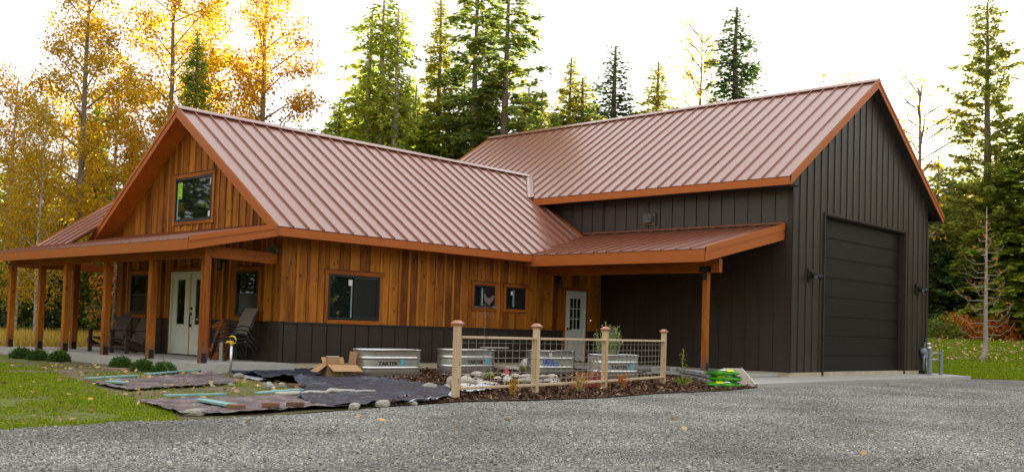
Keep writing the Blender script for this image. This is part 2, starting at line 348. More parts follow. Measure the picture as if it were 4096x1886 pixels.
gpoly = [(-40, -9.6), (-14, -9.4)]+[tuple(e) for e in edge]+[tuple(apR[:2]+np.array([0, .02]))]+[tuple(p[:2]) for p in right_edge]+[(60, -60), (-40, -60)]
gp = struct(flat('gravel_driveway', M['gravel'], gpoly, GZ-.012))
# lawn in front of the porch, with bare soil between the tarpaulins
def lawnmat(name, g0, g1, soil, bare):
    m = mat(name, g0, .95); n = m.node_tree; b = n.nodes['Principled BSDF']; L = n.links.new
    tc = n.nodes.new('ShaderNodeTexCoord')
    def nz(s, d=5):
        q = n.nodes.new('ShaderNodeTexNoise'); q.inputs['Scale'].default_value = s; q.inputs['Detail'].default_value = d; L(tc.outputs['Object'], q.inputs['Vector']); return q
    a = nz(9, 8); r = n.nodes.new('ShaderNodeValToRGB'); r.color_ramp.elements[0].color = (*g0, 1); r.color_ramp.elements[1].color = (*g1, 1); r.color_ramp.elements[0].position = .35; r.color_ramp.elements[1].position = .65
    L(a.outputs['Fac'], r.inputs[0])
    c = nz(.9, 4); r2 = n.nodes.new('ShaderNodeValToRGB'); r2.color_ramp.elements[0].position = bare; r2.color_ramp.elements[1].position = bare+.12; L(c.outputs['Fac'], r2.inputs[0])
    mx = n.nodes.new('ShaderNodeMix'); mx.data_type = 'RGBA'; L(r2.outputs[0], mx.inputs['Factor']); L(r.outputs[0], mx.inputs[6]); mx.inputs[7].default_value = (*soil, 1)
    L(mx.outputs[2], b.inputs['Base Color'])
    bp = n.nodes.new('ShaderNodeBump'); bp.inputs['Strength'].default_value = .8; bp.inputs['Distance'].default_value = .03; d = nz(40, 6); L(d.outputs['Fac'], bp.inputs['Height']); L(bp.outputs[0], b.inputs['Normal'])
    return m
lawn_px = [q for q in edge_px if q[0] <= 1500]
lawn = [(-40, -9.6), (-14, -9.4)]+[tuple(G(*q)[:2]) for q in lawn_px]+[tuple(G(1700, 1612)[:2]), (4.5, .5), (0, 3), (-1, 13), (-14, 22), (-40, 20)]
struct(flat('front_lawn', lawnmat('lawn_front', (.075, .115, .010), (.19, .215, .016), (.16, .125, .06), .50), lawn, GZ))
soil_px = [(-60, 1440), (420, 1450), (620, 1460), (800, 1476), (1115, 1478), (1500, 1488), (1700, 1530), (1700, 1611), (1500, 1623), (1100, 1655), (730, 1673), (650, 1640), (540, 1600), (430, 1568), (330, 1536), (200, 1480), (60, 1462)]
struct(flat('bare_soil', lawnmat('bare_soil', (.085, .085, .025), (.17, .15, .07), (.19, .145, .095), .42), [tuple(G(*q)[:2]) for q in soil_px], GZ+.003))
# lawn rising to the road on the right
xs2 = np.linspace(17, 75, 59); ys2 = np.linspace(-75, 22, 98)
X, Y = np.meshgrid(xs2, ys2); keep = []
redge = [tuple(apR[:2])]+[tuple(p[:2]) for p in right_edge]+[(60, -60), (75, -75)]
rl_poly = [(20.9, -7.9)]+redge+[(80, 22), (17, 22), (20.5, 0)]
Z = terrain(X, Y)
def cellin(i, j): return inpoly(np.array([(xs2[i]+xs2[i+1])/2]), np.array([(ys2[j]+ys2[j+1])/2]), rl_poly)[0]
mlr = lawnmat('lawn_right', (.06, .115, .008), (.16, .23, .014), (.14, .12, .05), .60)
def clip_sheet(name, m, poly, xs, ys, dz):               # a terrain-following sheet trimmed to a polygon
    bm = bmesh.new(); nx, ny = len(xs), len(ys); vs = [[bm.verts.new((x, y, 0)) for x in xs] for y in ys]
    for j in range(ny-1):
        for i in range(nx-1): bm.faces.new((vs[j][i], vs[j][i+1], vs[j+1][i+1], vs[j+1][i]))
    for k in range(len(poly)):
        a, b = Vector((*poly[k], 0)), Vector((*poly[(k+1) % len(poly)], 0)); nrm = Vector((-(b-a).y, (b-a).x, 0)).normalized()
        bmesh.ops.bisect_plane(bm, geom=bm.verts[:]+bm.edges[:]+bm.faces[:], plane_co=a, plane_no=nrm)
    fs = bm.faces[:]; c = np.array([f.calc_center_median()[:2] for f in fs]); ins = inpoly(c[:, 0], c[:, 1], poly)
    bmesh.ops.delete(bm, geom=[f for f, k in zip(fs, ins) if not k], context='FACES')
    for v in bm.verts: v.co.z = float(terrain(v.co.x, v.co.y))+dz
    me = bpy.data.meshes.new(name); bm.to_mesh(me); bm.free(); me.materials.append(m); me.shade_smooth(); return link(name, me)
struct(clip_sheet('side_lawn', mlr, rl_poly, xs2, ys2, 0))
# road beyond the side lawn, square to the view
def SW(s, wv): return CAM[:2]+FH*s+RH*wv
roadp = [tuple(SW(58.3, 8)), tuple(SW(58.3, 70)), tuple(SW(62, 70)), tuple(SW(62, 8))]
m_road = mat('road_asphalt', (.20, .205, .21), .8, noise=(6, (.15, .15, .155), .3))
bm = MB()
for k in range(24):
    w0, w1 = 8+k*62/24, 8+(k+1)*62/24
    q = [SW(58.3, w0), SW(58.3, w1), SW(62, w1), SW(62, w0)]; bm.add([(p[0], p[1], float(terrain(*p))+.05) for p in q], [(0, 1, 2, 3)])
struct(bm.build('road', m_road, fix=False))
# mulch bed
mulch = [tuple(G(*q)[:2]) for q in [(1500, 1626), (1700, 1614), (1836, 1604), (2135, 1598), (2406, 1589), (2624, 1572), (2896, 1561), (3030, 1548)]]+[(8.0, -6.6), (9.6, -3.4), (10, .3), (1.4, .3), (-.5, -1.9), (-.35, -3.5), (.9, -5.5)]
m_mulch = mat('bark_mulch', (.045, .026, .018), 1, noise=(28, (.10, .06, .042), .2), bump=1, bscale=45)
struct(flat('mulch_bed', m_mulch, mulch, GZ+.006))
# concrete
apron = [tuple(apL[:2]), tuple(G(3300, 1535)[:2]), tuple(apR[:2]), (21.9, -6.3), (11.6, -6.3), (11.6, .02), (9.6, .02), (9.3, -3.3), (7.9, -6.7)]
struct(flat('concrete_apron', M['concrete'], apron, -.125, .1))
struct(flat('porch_slab', M['concrete'], [(-2.25, -.62), (.0, -.62), (0, 8.0), (2.8, 8.0), (2.8, 10.2), (-2.25, 10.2)], 0, .32))
struct(flat('entry_patio', M['concrete'], [(8.55, -.0), (11.57, -.0), (11.57, -6.1), (8.3, -6.1), (8.9, -3.2)], -.035, .08))

# ------------------------------------------------------------------ the house
H = thing('house', 'cedar sided house with copper metal roofs, porches and an attached dark brown metal garage wing', 'house', (0, 0, 0))
W, L = 8.009, 11.575; yo, xo = .592, .564; zet, zeb, zr = 2.985, 2.778, 6.154; sl = (zr-zet)/(W/2+yo); zw = .908
Gy = -6.351; Wg = 9.328; go, gr = .637, .282; zgt, zgb, zgr = 5.106, 4.887, 8.674; gsl = (zgr-zgt)/(Wg/2+go); yb = 9.664
px_, zpt, zpb, yf, zpw = 7.722, 2.974, 2.659, 6.151, 3.91; psl = (zpw-zpt)/(L-px_)
fx, fzt, fzb, fy, fy1 = -2.696, 2.529, 2.301, -.676, 10.3; fsl = .2144
hz = lambda y: zet+sl*(min(y, W-y)+yo)
gz = lambda x: zgt+gsl*(min(x-(L-go), L+Wg+go-x))
pz = lambda x: zpt+psl*(x-px_)
Tg = lambda a, z, d: (-d, a, z)                # gable wall x = 0, faces -X
Tl = lambda a, z, d: (a, -d, z)                # long wall y = 0, faces -Y
Tf = lambda a, z, d: (a, Gy-d, z)              # garage front
Ts = lambda a, z, d: (L-d, a, z)               # garage side
def siding(wall, T, a0, a1, zb, top, opens, sp, kind, mb, mbat, bps=(), start=None, proud=0.0):
    marks = []; a = a0 if start is None else start
    while a < a1+1e-6:
        if a > a0-1e-6: marks.append(a)
        a += sp
    cuts = sorted(set([round(x, 4) for x in [a0, a1, *marks, *bps]+[e for o in opens for e in o[:2]] if a0-1e-6 <= x <= a1+1e-6]))
    def spans(s, e, pad=0):
        iv = [(zb, None)]
        for o in sorted(opens, key=lambda o: o[2]):
            if o[0]-pad < e-1e-4 and o[1]+pad > s+1e-4:
                n = []
                for z0, z1 in iv:
                    hi = z1 if z1 is not None else max(top(s), top(e))
                    if o[2] >= hi or o[3] <= z0: n.append((z0, z1)); continue
                    if o[2] > z0+.01: n.append((z0, o[2]))
                    if o[3] < hi-.01: n.append((o[3], z1))
                iv = n
        return iv
    rib = kind == 'panel'
    for s, e in zip(cuts, cuts[1:]):
        if e-s < .012: continue
        for z0, z1 in spans(s, e):
            t0, t1 = (top(s), top(e)) if z1 is None else (z1, z1)
            if max(t0, t1)-z0 < .03: continue
            t0, t1 = max(t0, z0+.005), max(t1, z0+.005); g = .0015 if rib else .004; dj = 0 if rib else random.uniform(0, .006)
            m = MB(); m.hexa([T(s+g, z0, -.03), T(e-g, z0, -.03), T(e-g, t1, -.03), T(s+g, t0, -.03)], [T(s+g, z0, proud+dj), T(e-g, z0, proud+dj), T(e-g, t1, proud+dj), T(s+g, t0, proud+dj)])
            if rib and any(abs(s-q) < 1e-3 for q in marks):
                tr = t0+(t1-t0)*min(1, .04/(e-s)); m.hexa([T(s+.002, z0, proud), T(s+.032, z0, proud), T(s+.032, tr, proud), T(s+.002, t0, proud)], [T(s+.006, z0, proud+.024), T(s+.028, z0, proud+.024), T(s+.028, tr, proud+.024), T(s+.006, t0, proud+.024)])
            m.build('siding_panel' if rib else 'plank', mb, wall)
    if mbat:
        for a in marks[1:-1]:
            wd = .034
            if any(abs(a-p) < .02 for p in bps): pass
            for z0, z1 in spans(a-wd, a+wd):
                t0, t1 = (top(a-wd), top(a+wd)) if z1 is None else (z1, z1); 
                if min(t0, t1)-z0 < .03: continue
                MB().hexa([T(a-wd, z0, .004), T(a+wd, z0, .004), T(a+wd, t1, .004), T(a-wd, t0, .004)], [T(a-wd, z0, .028), T(a+wd, z0, .028), T(a+wd, t1, .028), T(a-wd, t0, .028)]).build('batten', mbat, wall)
OPG = [(6.09, 7.19, .90, 2.17), (.80, 1.92, .90, 2.17), (2.90, 4.99, -.2, 2.21)]
OPU = [(3.0, 5.0, 3.28, 4.62)]
OPL = [(1.18, 2.92, .905, 2.17), (5.97, 6.95, 1.37, 2.165), (7.21, 8.19, 1.37, 2.165), (9.80, 10.86, -.2, 2.19)]
# gable wall
core = MB().prism([(.035, .0, -.02), (.035, W, -.02), (.035, W, hz(W)-.12), (.035, W/2, zr-.12), (.035, 0, hz(0)-.12)], (.08, 0, 0))
wg = core.build('gable_wall', M['brown'], H)
siding(wg, Tg, 0, W, zw, lambda y: 3.0, OPG, .305, 'plank', M['cedar'], M['batten'])
siding(wg, Tg, 0, W, 3.004, lambda y: hz(y)-.10, OPU, .305, 'plank', M['cedar'], M['batten'], bps=(W/2,), start=.06)
siding(wg, Tg, 0, W, .005, lambda y: zw-.03, OPG, .41, 'panel', M['brown_y'], None)
[MB().boxT(Tg, a, b, zw-.03, zw+.012, 0, .03).build('wainscot_cap', M['brown'], wg) for a, b in ((-.028, 2.9), (4.99, W))]
MB().box(-.031, .1, -.03, .1, zw+.014, 2.95).build('corner_board', M['cedar'], wg)
MB().box(-.026, .05, -.027, .05, .004, zw-.031).build('corner_trim', M['brown'], wg)
# long wall
core = MB().box(.12, L, .035, .12, -.02, 2.97); wl = core.build('long_wall', M['brown'], H)
siding(wl, Tl, .1, L-.01, zw, lambda a: 2.93, OPL, .305, 'plank', M['cedar'], M['batten'])
siding(wl, Tl, .05, L-.01, .005, lambda a: zw-.03, OPL, .4143, 'panel', M['brown_x'], None)
[MB().boxT(Tl, a, b, zw-.03, zw+.012, 0, .03).build('wainscot_cap', M['brown'], wl) for a, b in ((.10, 9.8), (10.86, L-.01))]; MB().boxT(Tl, .05, 9.8, -.005, .012, 0, .022).build('base_flashing', M['brown'], wl)
MB().boxT(Tl, 8.28, 8.56, .92, 2.75, .0, .034).build('corner_board', M['cedar'], wl)
# hidden back walls, closed so that no light leaks in
m = MB(); m.box(.13, L+.2, W-.1, W, -.02, 2.95); m.build('back_wall', M['cedar'], H)
m = MB(); m.box(.02, 11.5, .02, W-.02, -.3, -.02); m.boxT(Tl, 0, 11.55, -.3, -.006, -.05, .0); m.build('foundation', M['found'], H)
# --- windows and doors
def window(T, a0, a1, z0, z1, style, tr, sill=True, parent=H):
    """frame face a0..a1, z0..z1, cedar trim round it; a runs to the wall's own axis"""
    m = MB(); f = .055
    for q in ((a0, a1, z0, z0+f), (a0, a1, z1-f, z1), (a0, a0+f, z0+f, z1-f), (a1-f, a1, z0+f, z1-f)): m.boxT(T, *q, -.03, .035)
    o = m.build('window', M['black'], parent)
    t = .095
    MB().boxT(T, a0-t, a0-.003, z0-.09, z1, -.02, .03).build('trim_board', M['trimz'], o); MB().boxT(T, a1+.003, a1+t, z0-.09, z1, -.02, .03).build('trim_board', M['trimz'], o)
    MB().boxT(T, a0-t-.03, a1+t+.03, z1+.003, z1+.10, -.02, .04).build('trim_board', tr, o)
    MB().boxT(T, a0-.001, a1+.001, z0-.09, z0-.003, -.02, .032).build('trim_board', tr, o)
    MB().boxT(T, a0-t-.04, a1+t+.04, z1+.102, z1+.112, -.02, .055).build('drip_cap', M['black'], o)
    def pane(b0, b1, c0, c1, d, m_): MB().boxT(T, b0, b1, c0, c1, d-.008, d).build('pane', m_, o)
    def sash(b0, b1, c0, c1, d, wd=.035):
        q = MB()
        for r in ((b0, b1, c0, c0+wd), (b0, b1, c1-wd, c1), (b0, b0+wd, c0+wd, c1-wd), (b1-wd, b1, c0+wd, c1-wd)): q.boxT(T, *r, d-.02, d+.012)
        q.build('sash', M['black'], o)
    i0, i1, k0, k1 = a0+f, a1-f, z0+f, z1-f
    if style == 'fixed': pane(i0, i1, k0, k1, .0, M['glass'])
    if style == 'slider':
        mid = (i0+i1)/2; pane(i0, mid, k0, k1, -.012, M['glass']); sash(mid-.02, i1, k0, k1, .01); pane(mid+.015, i1-.035, k0+.035, k1-.035, .006, M['glass2'])
    if style == 'hung':
        mid = (k0+k1)/2; pane(i0, i1, mid, k1, -.012, M['glass']); sash(i0, i1, k0, mid+.02, .01); pane(i0+.035, i1-.035, k0+.035, mid-.015, .006, M['glass2'])
    return o
wu = window(Tg, 3.10, 4.90, 3.385, 4.50, 'fixed', M['trimy'])
m = MB(); m.boxT(Tg, 4.60, 4.82, 3.98, 4.40, .001, .003); st = m.build('sticker', M['lime'], wu)
m = MB()
for k in range(7):
    zc = 4.36-k*.042
    m.boxT(Tg, 4.63+.01*(k % 2), 4.71, zc, zc+.010, .003, .005); m.boxT(Tg, 4.71, 4.79-.01*(k % 2), zc+.012, zc+.022, .003, .005)
for k in range(5): m.boxT(Tg, 4.63+k*.034, 4.645+k*.034, 4.0, 4.05, .003, .005)
m.build('sticker_print', M['blackink'], wu)
MB().boxT(Tg, 3.17, 3.24, 4.27, 4.43, .001, .004).build('label_sticker', M['ltgrey'], wu); MB().boxT(Tg, 3.18, 3.29, 3.46, 3.60, .001, .004).build('label_sticker', M['ltgrey'], wu)
MB().boxT(Tg, 4.78, 4.83, 3.44, 3.97, .001, .003).build('paper_strip', mat('tape', (.22, .34, .31), .5), wu)
window(Tg, 6.18, 7.10, 1.0, 2.065, 'hung', M['trimy']); window(Tg, .89, 1.83, 1.0, 2.07, 'hung', M['trimy'])
wb = window(Tl, 1.28, 2.82, 1.0, 2.07, 'slider', M['trimx'])
m = MB(); m.boxT(Tl, 1.88, 1.99, 1.82, 1.96, -.008, .004); m.build('label_sticker', M['ltgrey'], wb); MB().boxT(Tl, 1.96, 2.0, 1.06, 1.82, -.010, .0).build('paper_strip', mat('sash_edge', (.16, .22, .20), .5), wb)
w2 = window(Tl, 6.07, 6.85, 1.47, 2.065, 'slider', M['trimx']); w3 = window(Tl, 7.31, 8.09, 1.47, 2.065, 'slider', M['trimx'])
MB().boxT(Tl, 6.36, 6.43, 1.53, 2.0, -.010, .0).build('paper_strip', bpy.data.materials['sash_edge'], w2)
MB().boxT(Tl, 7.60, 7.67, 1.53, 2.0, -.010, .0).build('paper_strip', bpy.data.materials['sash_edge'], w3); MB().boxT(Tl, 7.52, 7.60, 1.86, 1.96, -.010, .002).build('label_sticker', M['ltgrey'], w3)
# double front door
fd = MB().boxT(Tg, 3.0, 3.045, 0, 2.1, -.03, .045).boxT(Tg, 4.845, 4.89, 0, 2.1, -.03, .045).boxT(Tg, 3.045, 4.845, 2.055, 2.1, -.03, .045).build('front_door', M['white'], H)
MB().boxT(Tg, 4.893, 4.985, -.0, 2.10, -.02, .03).build('trim_board', M['trimz'], fd); MB().boxT(Tg, 2.905, 2.997, -.0, 2.10, -.02, .03).build('trim_board', M['trimz'], fd)
MB().boxT(Tg, 2.88, 5.01, 2.103, 2.20, -.02, .04).build('trim_board', M['trimy'], fd)
MB().boxT(Tg, 3.0, 4.89, .0, .03, .045, .09).build('threshold', M['black'], fd)
def leaf(T, a0, a1, z0, z1, lite, panels, parent, d=.0):
    m = MB(); l0, l1, lz0, lz1 = lite
    for q in ((a0, l0, z0, z1), (l1, a1, z0, z1), (l0, l1, z0, lz0), (l0, l1, lz1, z1)): m.boxT(T, *q, d-.03, d)
    for q in ((l0-.035, l1+.035, lz0-.035, lz0), (l0-.035, l1+.035, lz1, lz1+.035), (l0-.035, l0, lz0, lz1), (l1, l1+.035, lz0, lz1)): m.boxT(T, *q, d, d+.014)
    for p0, p1, q0, q1 in panels:
        for q in ((p0, p1, q0, q0+.022), (p0, p1, q1-.022, q1), (p0, p0+.022, q0, q1), (p1-.022, p1, q0, q1)): m.boxT(T, *q, d, d+.010)
        m.boxT(T, p0+.05, p1-.05, q0+.05, q1-.05, d, d+.006)
    o = m.build('door_leaf', M['white'], parent)
    MB().boxT(T, l0, l1, lz0, lz1, d-.02, d-.008).build('pane', M['glass'], parent); return o
for a0, a1 in ((3.06, 3.925), (3.965, 4.83)):
    leaf(Tg, a0, a1, .03, 2.05, (a0+.235, a1-.235, .78, 1.90), [(a0+.19, a1-.19, .16, .60)], fd)
MB().boxT(Tg, 3.927, 3.963, .03, 2.05, -.02, .02).build('astragal', mat('tan_strip', (.42, .27, .15), .6), fd)
m = MB(); m.boxT(Tg, 3.84, 3.90, 1.14, 1.21, .001, .03); m.boxT(Tg, 3.84, 3.90, 1.00, 1.08, .001, .03); m.boxT(Tg, 3.855, 3.885, .76, 1.0, .04, .065); m.boxT(Tg, 3.845, 3.895, .72, .79, .001, .06); m.build('handle', M['black'], fd)
# glazed side door under the garage porch
sdr = MB().boxT(Tl, 9.88, 9.92, 0, 2.1, -.03, .045).boxT(Tl, 10.75, 10.80, 0, 2.1, -.03, .045).boxT(Tl, 9.92, 10.75, 2.055, 2.1, -.03, .045).build('side_door', M['white'], H)
leaf(Tl, 9.93, 10.74, .03, 2.05, (10.09, 10.58, .98, 1.88), [], sdr)
m = MB()
for k in (1, 2): m.boxT(Tl, 10.09+k*.163-.012, 10.09+k*.163+.012, .98, 1.88, -.008, .008); m.boxT(Tl, 10.09, 10.58, .98+k*.3-.012, .98+k*.3+.012, -.008, .007)
m.build('muntins', M['white'], sdr)
for q in ((9.79, 9.877), (10.803, 10.89)): MB().boxT(Tl, *q, 0, 2.1, -.02, .03).build('trim_board', M['trimz'], sdr)
MB().boxT(Tl, 9.76, 10.92, 2.103, 2.2, -.02, .04).build('trim_board', M['trimx'], sdr)
m = MB(); m.boxT(Tl, 9.96, 10.0, .93, 1.02, .0, .03); m.tube([(10.0, -.05, .97), (10.12, -.05, .97)], .012, 6); m.build('handle', M['black'], sdr)
# --- garage wing
xm_ = L+Wg/2; ye_ = Gy+.035
cw = MB(); cw.prism([(L+.03, ye_, -.02), (13.45, ye_, -.02), (13.45, ye_, gz(13.45)-.14), (L+.03, ye_, gz(L)-.14)], (0, .08, 0))
cw.prism([(19.03, ye_, -.02), (L+Wg-.03, ye_, -.02), (L+Wg-.03, ye_, gz(L+Wg)-.14), (19.03, ye_, gz(19.03)-.14)], (0, .08, 0))
cw.prism([(13.45, ye_, 4.38), (19.03, ye_, 4.38), (19.03, ye_, gz(19.03)-.14), (xm_, ye_, zgr-.15), (13.45, ye_, gz(13.45)-.14)], (0, .08, 0))
wf = cw.build('garage_front_wall', M['brown'], H)
siding(wf, Tf, L, L+Wg, .0, lambda x: gz(x)-.16, [(13.46, 19.02, -.3, 4.37)], .4055, 'panel', M['brown_x'], None, bps=(L+Wg/2,))
[MB().boxT(Tf, q0, q1, -.01, zgb, .0, .03).build('corner_trim', M['brown'], wf) for q0, q1 in ((L-.03, L+.11), (L+Wg-.10, L+Wg+.03))]
wsd = MB().box(L+.035, L+.12, Gy+.1, yb-.4, -.02, 5.3).build('garage_side_wall', M['brown'], H)
siding(wsd, Ts, Gy, .0, .0, lambda y: 5.28, [], .4143, 'panel', M['brown_y'], None, start=-.06-16*.4143)
siding(wsd, Ts, .005, 8.0, 2.9, lambda y: 5.28, [], .4143, 'panel', M['brown_y'], None)
MB().boxT(Ts, Gy-.03, Gy+.12, -.01, zgb+.3, .0, .031).build('corner_trim', M['brown'], wsd)
m = MB(); m.box(L+Wg-.1, L+Wg, Gy+.1, yb-.4, -.02, zgb+.2); m.box(L+.1, L+Wg-.1, yb-.5, yb-.4, -.02, zgb); m.build('garage_back_wall', M['brown'], H)
m = MB(); m.box(L-.01, L+Wg+.01, Gy-.01, yb-.4, -.3, -.012); m.build('garage_foundation', M['found'], H)
# sectional door set back in its opening
gd = MB().boxT(Tf, 13.40, 13.46, -.12, 4.43, -.02, .045).boxT(Tf, 19.02, 19.08, -.12, 4.43, -.02, .045).boxT(Tf, 13.46, 19.02, 4.37, 4.43, -.02, .05)
gd.boxT(Tf, 18.99, 19.02, -.12, 4.37, -.22, .0).boxT(Tf, 13.46, 13.49, -.12, 4.37, -.22, .0).boxT(Tf, 13.49, 18.99, 4.34, 4.37, -.22, .0)
gdo = gd.build('garage_door', M['brown'], H)
for k in range(8):
    z0 = -.12+k*4.46/8; m = MB(); z1 = z0+4.46/8-.02
    m.boxT(Tf, 13.49, 18.99, z0, z1, -.20, -.165); m.boxT(Tf, 13.49, 18.99, z1, z1+.02, -.20, -.178); m.boxT(Tf, 13.49, 18.99, z1-.022, z1-.001, -.19, -.158); m.build('door_panel', M['doorbrown'], gdo, bevel=.006)
MB().boxT(Tf, 13.50, 18.98, -.119, -.06, -.163, -.15).build('bottom_seal', M['black'], gdo); MB().boxT(Tf, 13.49, 18.99, -.14, -.121, -.2, -.12).build('threshold', M['found'], gdo)
# --- roofs
def panel_obj(P, a0, a1, lo, hi, m, parent, kink=None, up=(0, 0, 1)):
    """one standing-seam panel a0..a1 between lo(a) and hi(a); seam at a0"""
    poly = [P(a0, lo(a0)), P(a1, lo(a1)), P(a1, hi(a1)), P(a0, hi(a0))]
    q = [Vector(p) for p in poly]; n = (q[1]-q[0]).cross(q[3]-q[0]).normalized()
    if n.z < 0: n = -n
    mb = MB(); mb.prism([tuple(p) for p in q], tuple(-n*.02))
    e = (Vector(P(a0+.015, lo(a0)))-Vector(P(a0-.015, lo(a0)))).normalized()*.015
    b0, b1 = q[0], q[3]; h = n*.042
    mb.hexa([b0-e-n*.004, b0+e-n*.004, b1+e-n*.004, b1-e-n*.004], [b0-e*.7+h, b0+e*.7+h, b1+e*.7+h, b1-e*.7+h])
    return mb.build('roof_panel', m, parent)
def frange(a, b, s): 
    n = max(1, round((b-a)/s)); return [a+(b-a)*i/n for i in range(n+1)]
def fascia(parent, P0, P1, h, t, out, m=None, name='fascia', h1=None):
    P0, P1 = np.array(P0, float), np.array(P1, float); o = np.array(out, float)*t; dz0, dz1 = np.array((0, 0, -h)), np.array((0, 0, -(h1 or h)))
    return MB().hexa([P0, P1, P1+dz1, P0+dz0], [P0+o, P1+o, P1+dz1+o, P0+dz0+o]).build(name, m or M['fascia'], parent)
# house roof
def hlo(x):
    if x <= px_: return -yo
    return (pz(min(x, L))-zet)/sl-yo if x <= L else max((pz(L)-zet)/sl-yo, (gz(min(x, 12.5))-zet)/sl-yo-.3)
Ph = lambda x, y: (x, y, zet+sl*(y+yo))
deck = MB()
deck.prism([(-xo+.03, -yo+.03, zet-.03+sl*.03), (px_+.3, -yo+.03, zet-.03+sl*.03), (L+.03, .72, hz(.72)-.03), (L+1.1, 4.004, zr-.035), (-xo+.03, 4.004, zr-.035)], (0, 0, -.10))
deck.prism([(-xo+.03, W+yo-.03, zet-.03), (L+.9, W+yo-.03, zet-.03), (L+.9, 4.006, zr-.035), (-xo+.03, 4.006, zr-.035)], (0, 0, -.10))
hr = deck.build('house_roof', M['soffit'], H)
ap = frange(-xo, px_, .4143)+frange(px_, 12.45, .4143)[1:]
for a0, a1 in zip(ap, ap[1:]): panel_obj(Ph, a0, a1, hlo, lambda a: W/2-.01, M['roof_h'], hr)
MB().prism([(-xo, W+yo, zet), (12.4, W+yo, zet), (12.4, W/2+.01, zr), (-xo, W/2+.01, zr)], (0, 0, -.02)).build('roof_panel', M['roof_h'], hr)
MB().hexa([(-xo-.03, W/2-.14, zr-.04), (12.52, W/2-.14, zr-.04), (12.52, W/2, zr+.05), (-xo-.03, W/2, zr+.05)], [(-xo-.03, W/2-.14, zr-.02), (12.52, W/2-.14, zr-.02), (12.52, W/2, zr+.075), (-xo-.03, W/2, zr+.075)]).hexa([(-xo-.03, W/2+.14, zr-.04), (12.52, W/2+.14, zr-.04), (12.52, W/2, zr+.05), (-xo-.03, W/2, zr+.05)], [(-xo-.03, W/2+.14, zr-.02), (12.52, W/2+.14, zr-.02), (12.52, W/2, zr+.075), (-xo-.03, W/2, zr+.075)]).build('ridge_cap', M['roof_h'], hr)
fascia(hr, (-xo, -yo, zet-.025), (px_+.02, -yo, zet-.025), zet-zeb-.025, .03, (0, 1, 0))
for s in (0, 1):                                       # rakes of the gable
    y0, y1 = (-yo, W/2) if s == 0 else (W+yo, W/2)
    fascia(hr, (-xo-.012, y0, zet+.005), (-xo-.012, y1, zr+.005), .235, .03, (1, 0, 0)); fascia(hr, (-xo-.032, y0, zet+.03), (-xo-.032, y1, zr+.03), .10, .05, (1, 0, 0), name='rake_trim')
MB().box(-xo+.03, px_, -yo+.03, .02, zeb+.02, zeb+.035).build('soffit', M['soffit'], hr)
# garage roof
Pg = lambda y, x: (x, y, gz(x))
deck = MB(); xl, xr = L-go, L+Wg+go
deck.prism([(xl+.03, -6.60, zgt-.01), (xl+.03, yb-.03, zgt-.01), (L+Wg/2-.002, yb-.03, zgr-.04), (L+Wg/2-.002, -6.60, zgr-.04)], (0, 0, -.12))
deck.prism([(xr-.03, -6.60, zgt-.01), (xr-.03, yb-.03, zgt-.01), (L+Wg/2+.002, yb-.03, zgr-.04), (L+Wg/2+.002, -6.60, zgr-.04)], (0, 0, -.12))
gr_ = deck.build('garage_roof', M['soffit_dark'], H)
gy = frange(Gy-gr, yb, .4143)
for a0, a1 in zip(gy, gy[1:]): panel_obj(Pg, a0, a1, lambda a: xl, lambda a: L+Wg/2-.01, M['roof_g'], gr_)
MB().prism([(xr, Gy-gr, zgt), (xr, yb, zgt), (L+Wg/2+.01, yb, zgr), (L+Wg/2+.01, Gy-gr, zgr)], (0, 0, -.02)).build('roof_panel', M['roof_g'], gr_)
xm = L+Wg/2
MB().hexa([(xm-.15, Gy-gr-.03, zgr-.05), (xm-.15, yb+.02, zgr-.05), (xm, yb+.02, zgr+.05), (xm, Gy-gr-.03, zgr+.05)], [(xm-.15, Gy-gr-.03, zgr-.03), (xm-.15, yb+.02, zgr-.03), (xm, yb+.02, zgr+.075), (xm, Gy-gr-.03, zgr+.075)]).hexa([(xm+.15, Gy-gr-.03, zgr-.05), (xm+.15, yb+.02, zgr-.05), (xm, yb+.02, zgr+.05), (xm, Gy-gr-.03, zgr+.05)], [(xm+.15, Gy-gr-.03, zgr-.03), (xm+.15, yb+.02, zgr-.03), (xm, yb+.02, zgr+.075), (xm, Gy-gr-.03, zgr+.075)]).build('ridge_cap', M['roof_g'], gr_)
fascia(gr_, (xl, Gy-gr, zgt-.025), (xl, 2.35, zgt-.025), zgt-zgb-.025, .03, (1, 0, 0))
fascia(gr_, (xr-.03, Gy-gr, zgt-.02), (xr-.03, yb, zgt-.02), zgt-zgb-.025, .03, (1, 0, 0))
for x0 in (xl, xr):
    fascia(gr_, (x0, Gy-gr-.012, zgt+.005), (xm, Gy-gr-.012, zgr+.005), .235, .03, (0, 1, 0)); fascia(gr_, (x0, Gy-gr-.032, zgt+.03), (xm, Gy-gr-.032, zgr+.03), .10, .05, (0, 1, 0), name='rake_trim')
    fascia(gr_, (x0, yb-.02, zgt+.03), (xm, yb-.02, zgr+.03), .24, .03, (0, 1, 0))
MB().box(xl+.03, L-.032, Gy-.25, 2.6, zgb+.01, zgb+.03).build('soffit', M['soffit_dark'], gr_)
MB().box(L+Wg+.032, xr-.03, Gy-.25, 8, zgb+.01, zgb+.03).build('soffit', M['soffit_dark'], gr_)
